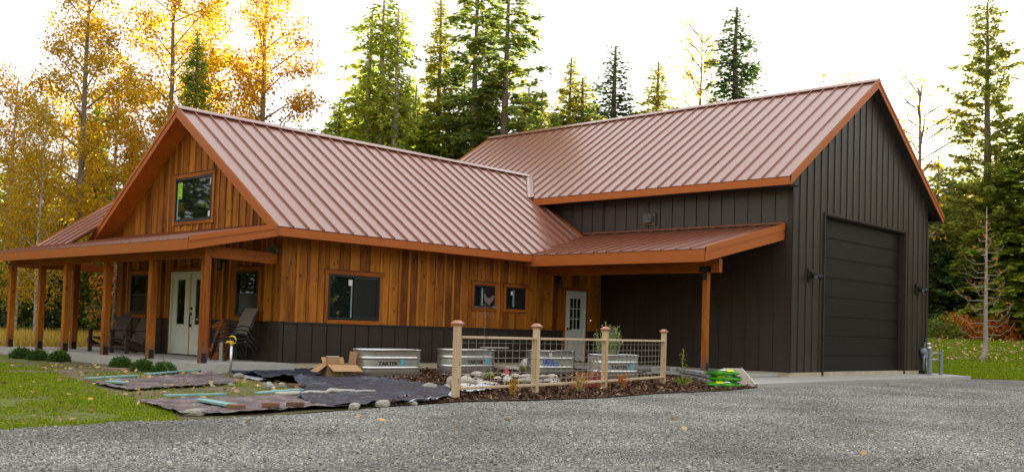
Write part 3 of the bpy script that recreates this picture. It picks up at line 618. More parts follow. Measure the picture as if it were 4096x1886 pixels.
# bright flashing where the house ridge runs into the garage roof
ye = (zgt-zet)/sl-yo; xe = xl+(zr-zgt)/gsl
a, b = np.array((xl-.01, ye, zgt+.03)), np.array((xe, W/2, zr+.03)); o1, o2 = np.array((-.10, .02, .0)), np.array((.06, -.10, .035))
MB().hexa([a+o1, a, b, b+o1], [a+o1+(0, 0, .02), a+(0, 0, .025), b+(0, 0, .025), b+o1+(0, 0, .02)]).hexa([a, a+o2, b+o2, b], [a+(0, 0, .025), a+o2+(0, 0, .02), b+o2+(0, 0, .02), b+(0, 0, .025)]).build('valley_flashing', M['roof_g'], gr_)
# garage porch roof
Pp = lambda y, x: (x, y, pz(x))
def plo(y): return px_ if y <= -yo else px_+(zet+sl*(y+yo)-zpt)/psl
deck = MB(); deck.prism([(px_+.03, -yf+.03, zpt-.03), (px_+.03, -yo, zpt-.03), (L-.01, .7, pz(L)-.045), (L-.01, -yf+.03, pz(L)-.045)], (0, 0, -.10))
pr = deck.build('garage_porch_roof', M['beamx'], H)
py_ = frange(-yf, -yo, .4143)+frange(-yo, .74, .4143)[1:]
for a0, a1 in zip(py_, py_[1:]): panel_obj(Pp, a0, a1, plo, lambda a: L-.005, M['roof_g'], pr)
fascia(pr, (px_, -yf, zpt-.025), (px_, -yo+.3, zpt-.025), zpt-zpb-.025, .03, (1, 0, 0))
fascia(pr, (px_, -yf-.012, zpt+.02), (L-.035, -yf-.012, pz(L)+.0), .325, .03, (0, 1, 0), h1=.40); fascia(pr, (px_, -yf-.035, zpt+.055), (L-.036, -yf-.035, pz(L)+.035), .13, .05, (0, 1, 0), name='rake_trim', h1=.18)
MB().hexa([(L-.06, -yf, pz(L)+.03), (L-.06, .74, pz(L)+.03), (L-.03, .74, pz(L)+.03), (L-.03, -yf, pz(L)+.03)], [(L-.06, -yf, pz(L)+.045), (L-.06, .74, pz(L)+.045), (L-.03, .74, pz(L)+.08), (L-.03, -yf, pz(L)+.08)]).build('wall_flashing', M['roof_g'], pr)
bx = 8.63; MB().box(bx-.07, bx+.07, -6.02, -.04, 2.46, 2.80).build('beam', M['beamy'], pr)
m = MB()                                            # rafters under the porch roof
for k in range(9):
    y = -5.7+k*.62; m.hexa([(8.0, y, pz(8.0)-.14), (L-.05, y, pz(L)-.15), (L-.05, y, pz(L)-.33), (8.0, y, pz(8)-.3)], [(8.0, y+.05, pz(8.0)-.14), (L-.05, y+.05, pz(L)-.15), (L-.05, y+.05, pz(L)-.33), (8.0, y+.05, pz(8)-.3)])
m.build('rafters', M['beamx'], pr)
def porch_post(x, y, z0, z1, w=.15, bracket=True):
    o = MB().box(-w/2, w/2, -w/2, w/2, 0, z1-z0).build('porch_post', M['post'], H, bevel=.006); o.location = (x, y, z0)
    m = MB(); m.box(-w/2+.012, w/2-.03, -w/2-.0075, -w/2-.0015, .02, .21); m.build('post_bracket', M['blackmetal'], o)
    return o
p = porch_post(8.63, -5.62, .005, 2.455, .14)
m = MB(); m.box(-.079, -.072, -.17, .17, 2.46, 2.61); m.box(-.078, -.073, -.06, .06, 2.26, 2.46); m.build('beam_bracket', M['blackmetal'], p)
MB().box(-.17, .17, -.17, .17, -.11, -.0).build('plinth', M['concrete'], p, bevel=.012)
# front porch roof and the wing beyond it
Pfr = lambda y, x: (x, y, fzt+fsl*(x-fx))
xt = -1.42; zt = fzt+fsl*(xt-fx); yw = 8.3
deck = MB(); deck.prism([(fx+.03, fy+.03, fzt-.03), (fx+.03, yw, fzt-.03), (-.03, yw, fzt+fsl*2.66-.03), (-.03, .05, fzt+fsl*2.66-.03), (-.62, .05, fzt+fsl*2.07-.03), (-.62, fy+.03, fzt+fsl*2.07-.03)], (0, 0, -.09))
deck.prism([(fx+.03, yw, fzt-.03), (fx+.03, fy1-.03, fzt-.03), (xt, fy1-.03, zt-.03), (xt, yw, zt-.03)], (0, 0, -.09)); deck.prism([(xt, yw, zt-.03), (xt, fy1-.03, zt-.03), (3.0, fy1-.03, zt+4.42*sl-.03), (3.0, yw, zt+4.42*sl-.03)], (0, 0, -.09))
deck.prism([(7.4, yw, zt-.03), (7.4, fy1-.03, zt-.03), (3.0, fy1-.03, zt+4.42*sl-.03), (3.0, yw, zt+4.42*sl-.03)], (0, 0, -.09))
fr = deck.build('front_porch_roof', M['beamx'], H)
ya = frange(fy, yw-.25, .4143)
for a0, a1 in zip(ya, ya[1:]): panel_obj(Pfr, a0, a1, lambda a: fx, lambda a: -.01 if a > .1 else -.60, M['roof_g'], fr)
ya = frange(yw-.25, fy1, .4143); Pw = lambda y, x: (x, y, zt+sl*(x-xt))
for a0, a1 in zip(ya, ya[1:]):
    panel_obj(Pfr, a0, a1, lambda a: fx, lambda a: xt, M['roof_g'], fr); panel_obj(Pw, a0, a1, lambda a: xt, lambda a: 3.0, M['roof_g'], fr)
fascia(fr, (fx, fy, fzt-.02), (fx, fy1, fzt-.02), fzt-fzb-.02, .03, (1, 0, 0)); fascia(fr, (fx, fy-.012, fzt+.02), (-.62, fy-.012, fzt+.02+fsl*2.076), .245, .03, (0, 1, 0)); fascia(fr, (fx, fy-.034, fzt+.05), (-.66, fy-.034, fzt+.05+fsl*2.04), .11, .05, (0, 1, 0), name='rake_trim')
fascia(fr, (fx, fy1-.02, fzt+.02), (xt, fy1-.02, zt+.02), .245, .03, (0, 1, 0)); fascia(fr, (xt, fy1-.02, zt+.02), (3, fy1-.02, zt+4.42*sl+.02), .245, .03, (0, 1, 0))
MB().box(-2.12, -1.98, -.36, 10.0, 2.20, 2.42).build('beam', M['beamy'], fr)
MB().hexa([(-1.975, -.36, 2.20), (-.03, .12, 2.20), (-.03, .26, 2.20), (-1.975, -.22, 2.20)], [(-1.975, -.36, 2.44), (-.03, .12, 2.44), (-.03, .26, 2.44), (-1.975, -.22, 2.44)]).build('beam', M['beamx'], fr)
MB().box(-1.97, .8, 9.86, 9.99, 2.2, 2.42).box(-.97, -.83, 8.5, 9.86, 2.2, 2.4).build('beam', M['beamx'], fr)
for y in (9.92, 7.95, 6.40, 4.17, 1.95, -.29): porch_post(-2.05, y, 0, 2.2)
porch_post(-.95, 8.42, 0, 2.4)
# wall lanterns, floodlights, vent: parts fixed to the house
def lantern(T, a, z):
    m = MB(); m.boxT(T, a-.05, a+.05, z+.05, z+.22, .0, .03); c = T(a, z, .13); x, y = c[0], c[1]
    m.tube([T(a, z+.16, .02), T(a, z+.24, .08), T(a, z+.20, .13)], .010, 6); m.lathe([(.02, z+.20), (.085, z+.14), (.085, z+.125)], 12, (x, y)); m.lathe([(.06, z-.11), (.06, z-.13), (.02, z-.15)], 12, (x, y))
    for k in range(6): m.tube([(x+.06*math.cos(k*1.047), y+.06*math.sin(k*1.047), z-.12), (x+.06*math.cos(k*1.047), y+.06*math.sin(k*1.047), z+.13)], .005, 4)
    o = m.build('wall_lantern', M['black'], H); MB().lathe([(.05, z-.11), (.052, z+.1), (.04, z+.12)], 12, (x, y)).build('lamp_glass', M['lens'], o, smooth=True)
lantern(Tg, 2.42, 2.24); lantern(Tl, 9.48, 2.28)
def flood(a, z):
    o = MB().boxT(Tf, a-.13, a+.13, z-.17, z+.17, .026, .05).build('floodlight', M['brown'], H)
    m = MB(); m.boxT(Tf, a-.07, a+.07, z-.09, z+.09, .05, .09)
    for s in (-1, 1): c = Vector(Tf(a+s*.09, z-.02, .12)); m.tube([c, c+Vector((s*.04, -.05, -.015)), c+Vector((s*.09, -.16, -.05))], [.045, .07, .08], 10)
    m.build('lamp_head', M['black'], o)
    m = MB()
    for s in (-1, 1): c = Vector(Tf(a+s*.09, z-.02, .12))+Vector((s*.09, -.161, -.05)); m.tube([c, c+Vector((s*.002, -.004, -.001))], .06, 10)
    m.build('lamp_lens', M['lens'], o)
flood(12.62, 2.64); flood(20.05, 2.64)
vy, vz = -1.76, 4.29
m = MB(); m.boxT(Ts, vy-.22, vy+.22, vz-.18, vz+.17, .005, .05); o = m.build('wall_vent', mat('bronze_plate', (.075, .06, .045), .45, .2), H)
m = MB(); 
for d, r in ((.05, .14), (.10, .14), (.13, .10)):
    pass
pts = [(math.cos(t)*.13+(.06 if math.cos(t) > 0 else -.06), math.sin(t)*.13) for t in np.linspace(0, 2*math.pi, 24, endpoint=False)]
m.prism([Ts(vy+.02+p[0], vz+p[1], .05) for p in pts], (-.05, 0, 0)); m.prism([Ts(vy+.02+p[0]*.85, vz+p[1]*.85, .10) for p in pts], (-.03, 0, 0)); m.build('vent_cover', mat('vent_grey', (.06, .058, .058), .4), o)
m = MB(); m.tube([Ts(vy-.03, vz, .129), Ts(vy-.03, vz, .136)], .03, 10); m.build('vent_hole', M['black'], o)
m = MB(); m.boxT(Tl, 9.52, 9.64, .55, .78, .026, .09); m.build('outlet_box', M['brown'], H)

# ------------------------------------------------------------------ trees
def trunk_mesh(name, pts, rads, m, limbs=(), seg=8):
    mb = MB(); mb.tube(pts, rads, seg)
    for p, r in limbs: mb.tube(p, r, 4, cap=False)
    return mb.mesh(name, m, smooth=True, fix=False)
def aspen_mesh(h, rad, nleaf, seed, base=.28, size=.12, m=None, bark=None, lean=0, fork=False, limbn=34, r0=None, lth=1):
    """broadleaf tree: bent trunk, rising limbs with side twigs, leaves in loose clusters round them"""
    g = np.random.default_rng(seed); n = 9
    tz = np.linspace(0, h, n); bx_ = np.cumsum(g.normal(0, .012*h/n*2, n)); by_ = np.cumsum(g.normal(0, .012*h/n*2, n)); bx_ -= bx_[0]; by_ -= by_[0]; bx_ += lean*tz
    pts = np.stack([bx_, by_, tz], 1); rb = r0 or .0105*h; rads = rb*(1-.9*tz/h)+.012
    limbs = []; L0 = []; L1 = []; W_ = []
    for i in range(limbn):
        t = base+(1-base)*((i+.5)/limbn)**.85*.97; z = t*h; p = np.array([np.interp(z, tz, pts[:, 0]), np.interp(z, tz, pts[:, 1]), z])
        a = i*2.4+g.uniform(-.5, .5); ln = rad*(1.15-.75*abs((t-base)/(1-base)-.35))*g.uniform(.65, 1.15); el = g.uniform(.5, 1.0)
        if fork and i in (3, 5): ln *= 2.2; el = 1.25
        d = np.array([math.cos(a)*math.cos(el), math.sin(a)*math.cos(el), math.sin(el)]); q = p+d*ln*.55; e = q+(d+np.array([0, 0, .25])*g.uniform(-1, 1))*ln*.5
        limbs.append(([p, q, e], [rads[min(n-1, int(t*n))]*.38+.004, (.012+.0012*h/2)*lth, .006*lth])); L0.append(p); L1.append(q); L0.append(q); L1.append(e); W_ += [ln*.5, ln]
        for k in range(3):
            s = g.uniform(.3, 1); b = p+(e-p)*s; a2 = a+g.uniform(-1.4, 1.4); d2 = np.array([math.cos(a2), math.sin(a2), g.uniform(-.2, .7)]); f = b+d2*ln*g.uniform(.25, .5)
            limbs.append(([b, f], [.010*lth, .004*lth])); L0.append(b); L1.append(f); W_.append(ln*.8)
    L0, L1, W_ = np.array(L0), np.array(L1), np.array(W_); idx = g.choice(len(L0), nleaf, p=W_/W_.sum()); s = g.uniform(.1, 1.05, (nleaf, 1))
    nc = nleaf//7+1; cl = g.normal(0, .20, (nc, 3)); P = L0[idx]+(L1[idx]-L0[idx])*s+g.normal(0, .10, (nleaf, 3))+cl[g.integers(0, nc, nleaf)]*np.array([1, 1, .8])
    A = unit(g.normal(0, 1, (nleaf, 3))+np.array([0, 0, -.5])); B = unit(np.cross(A, g.normal(0, 1, (nleaf, 3)))); sz = size*g.uniform(.6, 1.25, (nleaf, 1))
    return trunk_mesh('trunk', pts, rads, bark or M['bark'], limbs), qmesh('crown', quads(P, A*sz, B*sz*.42), m)
def conifer_mesh(h, R, seed, start=.08, dens=1.0, droop=.35, rise=.15, spray=.42, wid=.13, gap=.0, power=.8, hang=.3, m=None, bark=None, nper=8, top=.05, tip=0):
    """conifer: whorled branches with flat sprays; hang = how far the sprays droop (cedar) or lie flat (fir)"""
    g = np.random.default_rng(seed); n = 8; tz = np.linspace(0, h, n)
    pts = np.stack([np.cumsum(g.normal(0, .02, n)), np.cumsum(g.normal(0, .02, n)), tz], 1); pts[:, :2] -= pts[0, :2]; rb = .011*h+.04; rads = rb*(1-.93*tz/h)+.01
    limbs = []; Ps = []; As = []; Bs = []; nb = int(h*13*dens)
    lump = g.uniform(.55, 1.15, 9)
    for i in range(nb):
        t = start+(1-start)*(i/nb)**1.05
        if g.random() < gap: continue
        z = t*h; a = i*2.399+g.uniform(-.4, .4); u_ = (t-start)/(1-start)
        ln = (R*(1-u_)**power*(.45+.55*min(1, (u_+.05)*6))+R*top)*g.uniform(.55, 1.1)*lump[int(a % 6.283/6.283*8.99)]*(.92+.12*math.sin(z*1.9+seed))
        d0 = np.array([math.cos(a), math.sin(a), 0]); o = np.array([np.interp(z, tz, pts[:, 0]), np.interp(z, tz, pts[:, 1]), z])
        rise_, droop_ = rise+g.normal(0, .16), droop*g.uniform(.6, 1.4); ss = np.linspace(.12, 1, 7); cv = o+d0*ss[:, None]*ln+np.array([0, 0, 1.])*(rise_*ss-droop_*ss**2)[:, None]*ln
        limbs.append(([o, cv[3], cv[6]], [.012+.008*ln, .010, .003]))
        k = max(6, int(nper*3.2*ln*(1.0))); s = tip+(1-tip)*g.uniform(.10, 1.0, k)**.8; p = o+d0*s[:, None]*ln+np.array([0, 0, 1.])*(rise_*s-droop_*s**2)[:, None]*ln+g.normal(0, .07, (k, 3))
        side = np.array([-d0[1], d0[0], 0]); sg = g.choice([-1, 1], k)[:, None]
        A = d0*g.uniform(.15, 1.0, (k, 1))+side*sg*g.uniform(.1, .95, (k, 1))+np.array([0, 0, 1])*(g.uniform(-1, .35, (k, 1))*hang+(rise_-2*droop_*s[:, None])*.5)
        A = unit(A)*spray*g.uniform(.5, 1.15, (k, 1))*(1-.45*s[:, None])*min(1, .45+ln*.6); B = unit(np.cross(A, g.normal(0, .6, (k, 3))+np.array([0, 0, 1])))*wid*g.uniform(.5, 1.1, (k, 1))*min(1, .5+ln*.5)
        Ps.append(p); As.append(A); Bs.append(B)
    return trunk_mesh('trunk', pts, rads, bark or M['bark'], limbs, 7), qmesh('crown', quads(np.vstack(Ps), np.vstack(As), np.vstack(Bs)), m)
def place_tree(meshes, name, label, u, dep, vtop, h0, wscale=None, rz=None, cat='tree', group=None, base_v=None):
    x, y = at_depth(u, dep); z = float(terrain(x, y))-.06; h = height_at(u, vtop, dep, z); s = h/h0
    cat = name.replace('_', ' '); t = thing(name, label, cat, (x, y, z), rng.uniform(0, 6.28) if rz is None else rz, group)
    ws = s*(wscale or 1)*(1.8 if cat in ('cedar tree', 'fir tree', 'spruce tree', 'pine tree') else 1); t.scale = (ws, ws, s)
    link('trunk', meshes[0], t); link('crown', meshes[1], t); return t
Y = LEAF
ASP = [aspen_mesh(17, 2.3, 17000, 11, .16, .112, Y['yellow'], lean=.01), aspen_mesh(17, 2.6, 19500, 12, .2, .112, Y['yellow'], fork=True), aspen_mesh(17, 2.4, 15000, 13, .22, .115, Y['amber'], fork=True, lean=-.01)]
ASPS = [aspen_mesh(11, 1.7, 8200, 14, .12, .105, Y['yellow'], bark=M['palebark'], lean=.012), aspen_mesh(11, 1.9, 8600, 15, .1, .105, Y['amber'], bark=M['palebark'])]
BARE = [aspen_mesh(14, 2.0, 700, 16, .35, .17, Y['yellow'], bark=M['bark'], limbn=26, r0=.2, lth=2.4), aspen_mesh(14, 1.7, 1500, 17, .3, .16, Y['yellow'], bark=M['bark'], limbn=30, r0=.16, lth=2.0)]
CED = [conifer_mesh(14, 3.2, 21, .03, 1.7, .55, .2, .36, .085, 0, .85, 1.2, Y['cedar'], nper=26), conifer_mesh(14, 2.6, 22, .03, 1.6, .5, .15, .34, .085, .0, .85, 1.2, Y['cedar'], nper=26)]
SPARSE = [conifer_mesh(16, 1.3, 23, .12, 1.1, .7, .1, .34, .075, .2, .3, 1.5, Y['cedar'], nper=15, bark=M['palebark']), conifer_mesh(16, 1.4, 24, .2, .9, .7, .1, .34, .075, .25, .3, 1.5, Y['cedar'], nper=15, bark=M['palebark'])]
FIR = [conifer_mesh(16, 2.5, 25, .05, 1.2, .25, .22, .34, .075, .05, .75, .5, Y['fir'], nper=26), conifer_mesh(16, 2.6, 26, .16, .85, .32, .2, .34, .075, .15, .6, .6, Y['fir'], nper=22), conifer_mesh(16, 2.2, 27, .05, 1.3, .25, .25, .32, .075, .03, .7, .5, Y['firgold'], nper=26)]
SPRUCE = [conifer_mesh(11, 1.9, 28, .05, 1.7, .3, .3, .24, .06, .02, .8, .3, Y['dark'], nper=34, top=.06), conifer_mesh(11, 1.5, 29, .05, 1.8, .25, .25, .22, .06, .02, .8, .3, Y['dark'], nper=34, top=.06)]
PINE = conifer_mesh(18, 2.0, 30, .22, 1.5, .12, .45, .27, .062, .15, .5, .9, Y['pine'], nper=24, top=.16, tip=.25)
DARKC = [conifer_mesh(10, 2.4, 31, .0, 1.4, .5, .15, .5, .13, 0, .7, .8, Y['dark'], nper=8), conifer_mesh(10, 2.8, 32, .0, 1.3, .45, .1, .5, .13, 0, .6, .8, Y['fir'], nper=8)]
T = place_tree
a = 'aspen_tree'; c = 'cedar_tree'; f = 'fir_tree'
T(ASP[0], a, 'tall yellow aspen with a dark straight trunk above the left end of the porch roof', 292, 36, -330, 17)
T(ASPS[0], a, 'slim yellow aspen with a white trunk seen between the two leftmost porch posts', 142, 34, 430, 11, .8)
T(ASPS[1], a, 'amber leaved aspen at the far left edge of the picture', 12, 39, 300, 11)
T(ASP[1], a, 'forked yellow aspen rising directly behind the left slope of the front gable', 640, 41, -330, 17)
T(ASP[2], a, 'tall aspen with sparse yellow leaves just right of the gable peak', 1008, 43, -300, 17)
T(ASPS[1], a, 'amber aspen in the gap left of the gable, before the forked aspen', 430, 43, 330, 11, 1.15)
T(ASPS[0], a, 'short yellow aspen behind the dark trunked aspen on the left', 225, 44, 400, 11, 1.2)
T(ASPS[1], a, 'low amber aspen close behind the left slope of the gable', 545, 37, 520, 11, .9)
T(ASPS[0], a, 'low yellow aspen showing behind the ridge to the right of the gable peak', 895, 46, 390, 11)
T(ASPS[0], a, 'thin yellow aspen with a white trunk behind the leftmost porch post', 62, 36, 520, 11, .7)
T(CED[1], c, 'dim green cedar behind the yellow aspens left of the gable', 360, 47, 330, 14, .62)
T(CED[1], c, 'green cedar low behind the left slope of the gable', 505, 44, 480, 14, .6)
T(ASPS[0], a, 'leaning yellow aspen between the forked aspen and the gable peak', 760, 48, 60, 11, .8)
T(CED[1], c, 'green cedar standing among the yellow aspens behind the gable peak', 735, 39, 110, 14, .62)
T(CED[0], c, 'broad bushy cedar nearest the middle of the house ridge', 1425, 50, 255, 14, 1.05)
T(CED[1], c, 'yellowish low cedar at the left foot of the broad bushy cedar', 1275, 52, 520, 14, 1.25)
T(CED[0], c, 'feathery cedar just left of the broad bushy cedar', 1330, 54, 400, 14, 1.0)
T(ASPS[0], a, 'small golden aspen peeping between the thin cedars just over the ridge', 1560, 60, 555, 11, 1.0)
T(CED[1], c, 'pale low cedar right of the three thin cedars', 1610, 55, 440, 14, 1.0)
T(SPARSE[0], c, 'thin sparse cedar, leftmost of three behind the house ridge', 1450, 46, 30, 16, .9)
T(SPARSE[1], c, 'thin sparse cedar, middle one of three behind the house ridge', 1490, 46, -40, 16, .9)
T(SPARSE[1], c, 'thin sparse cedar, rightmost of three behind the house ridge', 1552, 45, 20, 16, .8)
T(FIR[2], f, 'tall golden green fir left of the biggest fir above the roof junction', 1735, 50, -30, 16, .72)
T(FIR[1], f, 'biggest dark fir running out of the top of the picture above the roof junction', 1872, 48, -260, 16, .62)
T(FIR[1], f, 'tall fir with a bare grey lower trunk behind the rear end of the garage ridge', 1998, 46, -150, 16, .80)
T(FIR[0], f, 'mid height fir between the thin cedars and the golden green fir', 1625, 53, 330, 16, .85)
T(FIR[0], f, 'green fir low in front of the biggest dark fir', 1820, 50, 300, 16, .8)
T(FIR[2], f, 'yellow green fir low between the two tallest firs', 1935, 50, 250, 16, .75)
T(FIR[0], f, 'ragged fir just right of the tall bare trunked fir', 2080, 54, 330, 16, .8)
T(CED[1], c, 'low cedar left of the flat topped fir', 2180, 56, 440, 14, .9)
T(CED[0], c, 'tall soft cedar between the thin cedars and the golden green fir', 1600, 57, 290, 14, .75)
T(FIR[2], f, 'yellow green fir filling the gap right of the bare trunked fir', 2135, 60, 345, 16, .9)
T(FIR[0], f, 'low green fir between the two small golden firs and the narrow spruce', 2360, 62, 400, 16, .9)
T(CED[0], c, 'dense low cedar filling the gap behind the junction of the two roofs', 1680, 47, 440, 14, 1.1)
T(CED[1], c, 'low cedar behind the rear corner of the garage roof', 2090, 52, 400, 14, 1.2)
T(FIR[2], f, 'sunlit small fir with a flat thin top above the garage ridge', 2245, 58, 215, 16, .85)
T(FIR[2], f, 'small golden fir beside the flat topped one above the garage ridge', 2310, 57, 295, 16, 1.15)
T(SPRUCE[1], 'spruce_tree', 'narrow dark spruce left of the middle of the garage ridge', 2412, 54, 175, 11, 1.0)
T(FIR[2], f, 'short rounded fir standing alone over the middle of the garage ridge', 2605, 60, 240, 16, .95)
T(SPRUCE[0], 'spruce_tree', 'tall dark pointed spruce standing alone above the garage ridge', 2922, 54, 12, 11, 1.0)
T(BARE[1], a, 'nearly bare aspen with a few yellow leaves left of the tall pointed spruce', 2770, 58, 105, 14, .75)
T(BARE[1], a, 'yellow twiggy treetop just left of the garage roof peak', 3380, 66, 300, 14, .8)
T(BARE[1], a, 'yellow twiggy treetop midway between the spruce and the garage roof peak', 3260, 66, 318, 14, .8)
T(BARE[0], a, 'bare aspen with spreading branches just right of the garage roof', 3655, 62, 345, 14, 1.25)
T(PINE, 'pine_tree', 'very tall open crowned pine near the right edge, above the road', 3945, 68, -10, 18, .82, rz=1.0)
T(CED[0], c, 'big dark cedar at the right edge of the picture behind the road', 4110, 66, 400, 14, 1.25)
T(FIR[0], f, 'fir with warm backlit needles just right of the garage eave', 3745, 74, 610, 16, .95)
T(DARKC[0], c, 'dark low cedar beside the garage corner, behind the road', 3735, 70, 880, 10, 1.1)
T(FIR[2], f, 'golden backlit fir between the garage eave and the tall pine', 3845, 80, 720, 16, 1.0)
T(CED[1], c, 'green cedar between the tall pine and the right edge', 4010, 74, 620, 14, 1.0)
T(DARKC[1], c, 'low dark cedar behind the utility pole', 3800, 84, 960, 10, 1.3)
T(FIR[2], f, 'golden fir close behind the tall pine', 3985, 82, 560, 16, 1.1)
T(CED[0], c, 'shady cedar at the right edge below the big dark cedar', 4050, 67, 900, 14, 1.3)
T(DARKC[0], c, 'dark low cedar in the shade behind the young bare tree', 3935, 70, 960, 10, 1.2)
T(FIR[0], f, 'green fir standing behind the utility pole', 3800, 88, 690, 16, 1.0)
T(ASPS[1], a, 'orange leaved aspen glowing behind the tall pine', 3890, 90, 760, 11, 1.4)
# trees that stand behind the camera and show in the windows
for k, (u_, back, hh) in enumerate([(-1, 30, 15), (-.5, 34, 17), (0, 30, 14), (.5, 35, 17), (1.0, 30, 15), (1.5, 36, 16), (-1.6, 30, 16)]):
    pass
# dark undergrowth at the back of the yard
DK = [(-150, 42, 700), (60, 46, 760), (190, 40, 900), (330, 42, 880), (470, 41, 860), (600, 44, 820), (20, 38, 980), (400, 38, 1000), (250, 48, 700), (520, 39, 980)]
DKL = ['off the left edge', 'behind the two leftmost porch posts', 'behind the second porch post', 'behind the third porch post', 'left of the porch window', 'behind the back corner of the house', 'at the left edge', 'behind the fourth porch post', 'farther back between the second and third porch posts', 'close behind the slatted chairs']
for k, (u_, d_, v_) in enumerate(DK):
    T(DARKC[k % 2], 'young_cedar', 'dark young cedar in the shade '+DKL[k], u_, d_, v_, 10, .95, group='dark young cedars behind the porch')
# far wood closing the view: one mass
P_ = []; g = np.random.default_rng(77)
def far_tree(V, x, y, s, ws, rz):
    c_, s_ = math.cos(rz), math.sin(rz); z = float(terrain(x, y))
    return np.stack([(V[:, 0]*c_-V[:, 1]*s_)*ws+x, (V[:, 0]*s_+V[:, 1]*c_)*ws+y, V[:, 2]*s+z], 1)
def verts_of(me): a_ = np.empty(len(me.vertices)*3, np.float32); me.vertices.foreach_get('co', a_); return a_.reshape(-1, 3)
low = [conifer_mesh(12, 2.6, 41, .0, .7, .45, .15, .8, .22, 0, .7, .7, Y['dark'], nper=4), conifer_mesh(12, 3.0, 42, .0, .7, .4, .15, .8, .22, 0, .6, .6, Y['fir'], nper=4)]
lv = [verts_of(m_[1]) for m_ in low]
spec = []
for u_ in np.arange(-500, 1150, 62): spec.append((u_+g.uniform(-25, 25), g.uniform(50, 62), g.uniform(560, 800)))
for u_ in np.arange(1150, 2500, 60): spec.append((u_+g.uniform(-25, 25), g.uniform(58, 70), g.uniform(430, 560)))
for u_ in np.arange(3640, 4700, 50): spec.append((u_+g.uniform(-25, 25), g.uniform(86, 105), g.uniform(760, 1000)))
for u_ in np.arange(2500, 3640, 55): spec.append((u_+g.uniform(-25, 25), g.uniform(80, 96), g.uniform(600, 700)))  # unseen behind the garage, added to block the low sun
for u_ in np.arange(3640, 4700, 60): spec.append((u_+g.uniform(-25, 25), g.uniform(78, 84), g.uniform(1080, 1180)))
for u_ in np.arange(3650, 4000, 34): spec.append((u_, g.uniform(90, 100), g.uniform(650, 790)))
VV = [[], []]
for k, (u_, d_, v_) in enumerate(spec):
    x, y = at_depth(u_, d_); s = height_at(u_, v_, d_, float(terrain(x, y)))/12; VV[k % 2].append(far_tree(lv[k % 2], x, y, s, s*1.15, g.uniform(0, 6)))
for k in (0, 1): tag(link('distant_wood', qmesh('distant_wood', np.vstack(VV[k]), Y['dark' if k == 0 else 'fir'])), ['dark conifers closing the view behind the house and road', 'green conifers mixed into the wood behind the house and road'][k], 'wood', kind='stuff')
for m_ in low:
    bpy.data.meshes.remove(m_[0]); bpy.data.meshes.remove(m_[1])
# the wood all round the clearing outside the picture, mirrored in windows, tanks and roof
VV = []
for k in range(150):
    an = k*2*math.pi/75+g.uniform(-.03, .03); d_ = g.uniform(44, 50) if k < 75 else g.uniform(52, 60); x, y = 3+math.cos(an)*d_, -4+math.sin(an)*d_
    dd = (x-CAM[0])*FH[0]+(y-CAM[1])*FH[1]; ll = (x-CAM[0])*RH[0]+(y-CAM[1])*RH[1]
    if dd > 0 and abs(ll) < dd*.55+5: continue
    s = g.uniform(1.0, 1.6); VV.append(far_tree(lv[k % 2], x, y, s, s*1.25, g.uniform(0, 6)))
tag(link('wood_across_the_drive', qmesh('wood_across_the_drive', np.vstack(VV), Y['fir'])), 'conifers on the far side of the drive, mirrored in the windows', 'wood', kind='stuff')
# bushes and tall grass
def bush_points(n, r, hgt, seed): 
    g_ = np.random.default_rng(seed); p = unit(g_.normal(0, 1, (n, 3)))*g_.uniform(.35, 1, (n, 1))**.6; p[:, 2] = abs(p[:, 2]); return p*np.array([r, r, hgt]), g_
def leafy(name, n, r, hgt, seed, size, m, wide=.42):
    P, g_ = bush_points(n, r, hgt, seed); P += g_.normal(0, .08*r, P.shape); P[:, 2] = abs(P[:, 2]); A = unit(P*np.array([1, 1, .6])+g_.normal(0, .35*r, P.shape)+np.array([0, 0, .2]))*size*g_.uniform(.6, 1.2, (n, 1)); B = unit(np.cross(A, g_.normal(0, 1, P.shape)))*size*wide*g_.uniform(.6, 1.1, (n, 1))
    return qmesh(name, quads(P, A, B), m)
bm_ = [leafy('foliage', 1400, 1.5, 1.6, 51, .22, Y['rust']), leafy('foliage', 1400, 1.5, 1.5, 52, .22, Y['amber']), leafy('foliage', 1500, 1.6, 1.4, 53, .22, Y['fir'])]
for k, (u_, d_, i_, lab) in enumerate([(3760, 64.5, 2, 'green bush on the far road verge, beside the garage corner'), (3830, 65, 0, 'rust red autumn bush on the far road verge below the utility pole'), (3890, 66, 1, 'amber autumn bush on the far road verge left of the tall pine trunk'), (3975, 65, 0, 'rust red autumn bush on the far road verge right of the tall pine trunk'), (4060, 66, 1, 'amber autumn bush on the far road verge at the right edge')]):
    x, y = at_depth(u_, d_); t = thing('autumn_bush', lab, 'bush', (x, y, float(terrain(x, y))-.05), k); link('foliage', bm_[i_], t)
    MB().tube([(0, 0, 0), (.1, .05, .5), (.3, .1, 1.1)], .03, 5).tube([(0, 0, 0), (-.1, .1, .6), (-.35, -.1, 1.2)], .03, 5).build('stem', M['bark'], t)
x, y = at_depth(455, 33.5); t = thing('autumn_bush', 'orange leaved shrub behind the slatted chairs at the back of the porch', 'bush', (x, y, GZ)); 
link('crown', aspen_mesh(3.4, 1.0, 900, 55, .15, .10, Y['rust'], limbn=18)[1], t); link('trunk', aspen_mesh(3.4, 1.0, 10, 55, .15, .10, Y['rust'], limbn=18)[0], t)
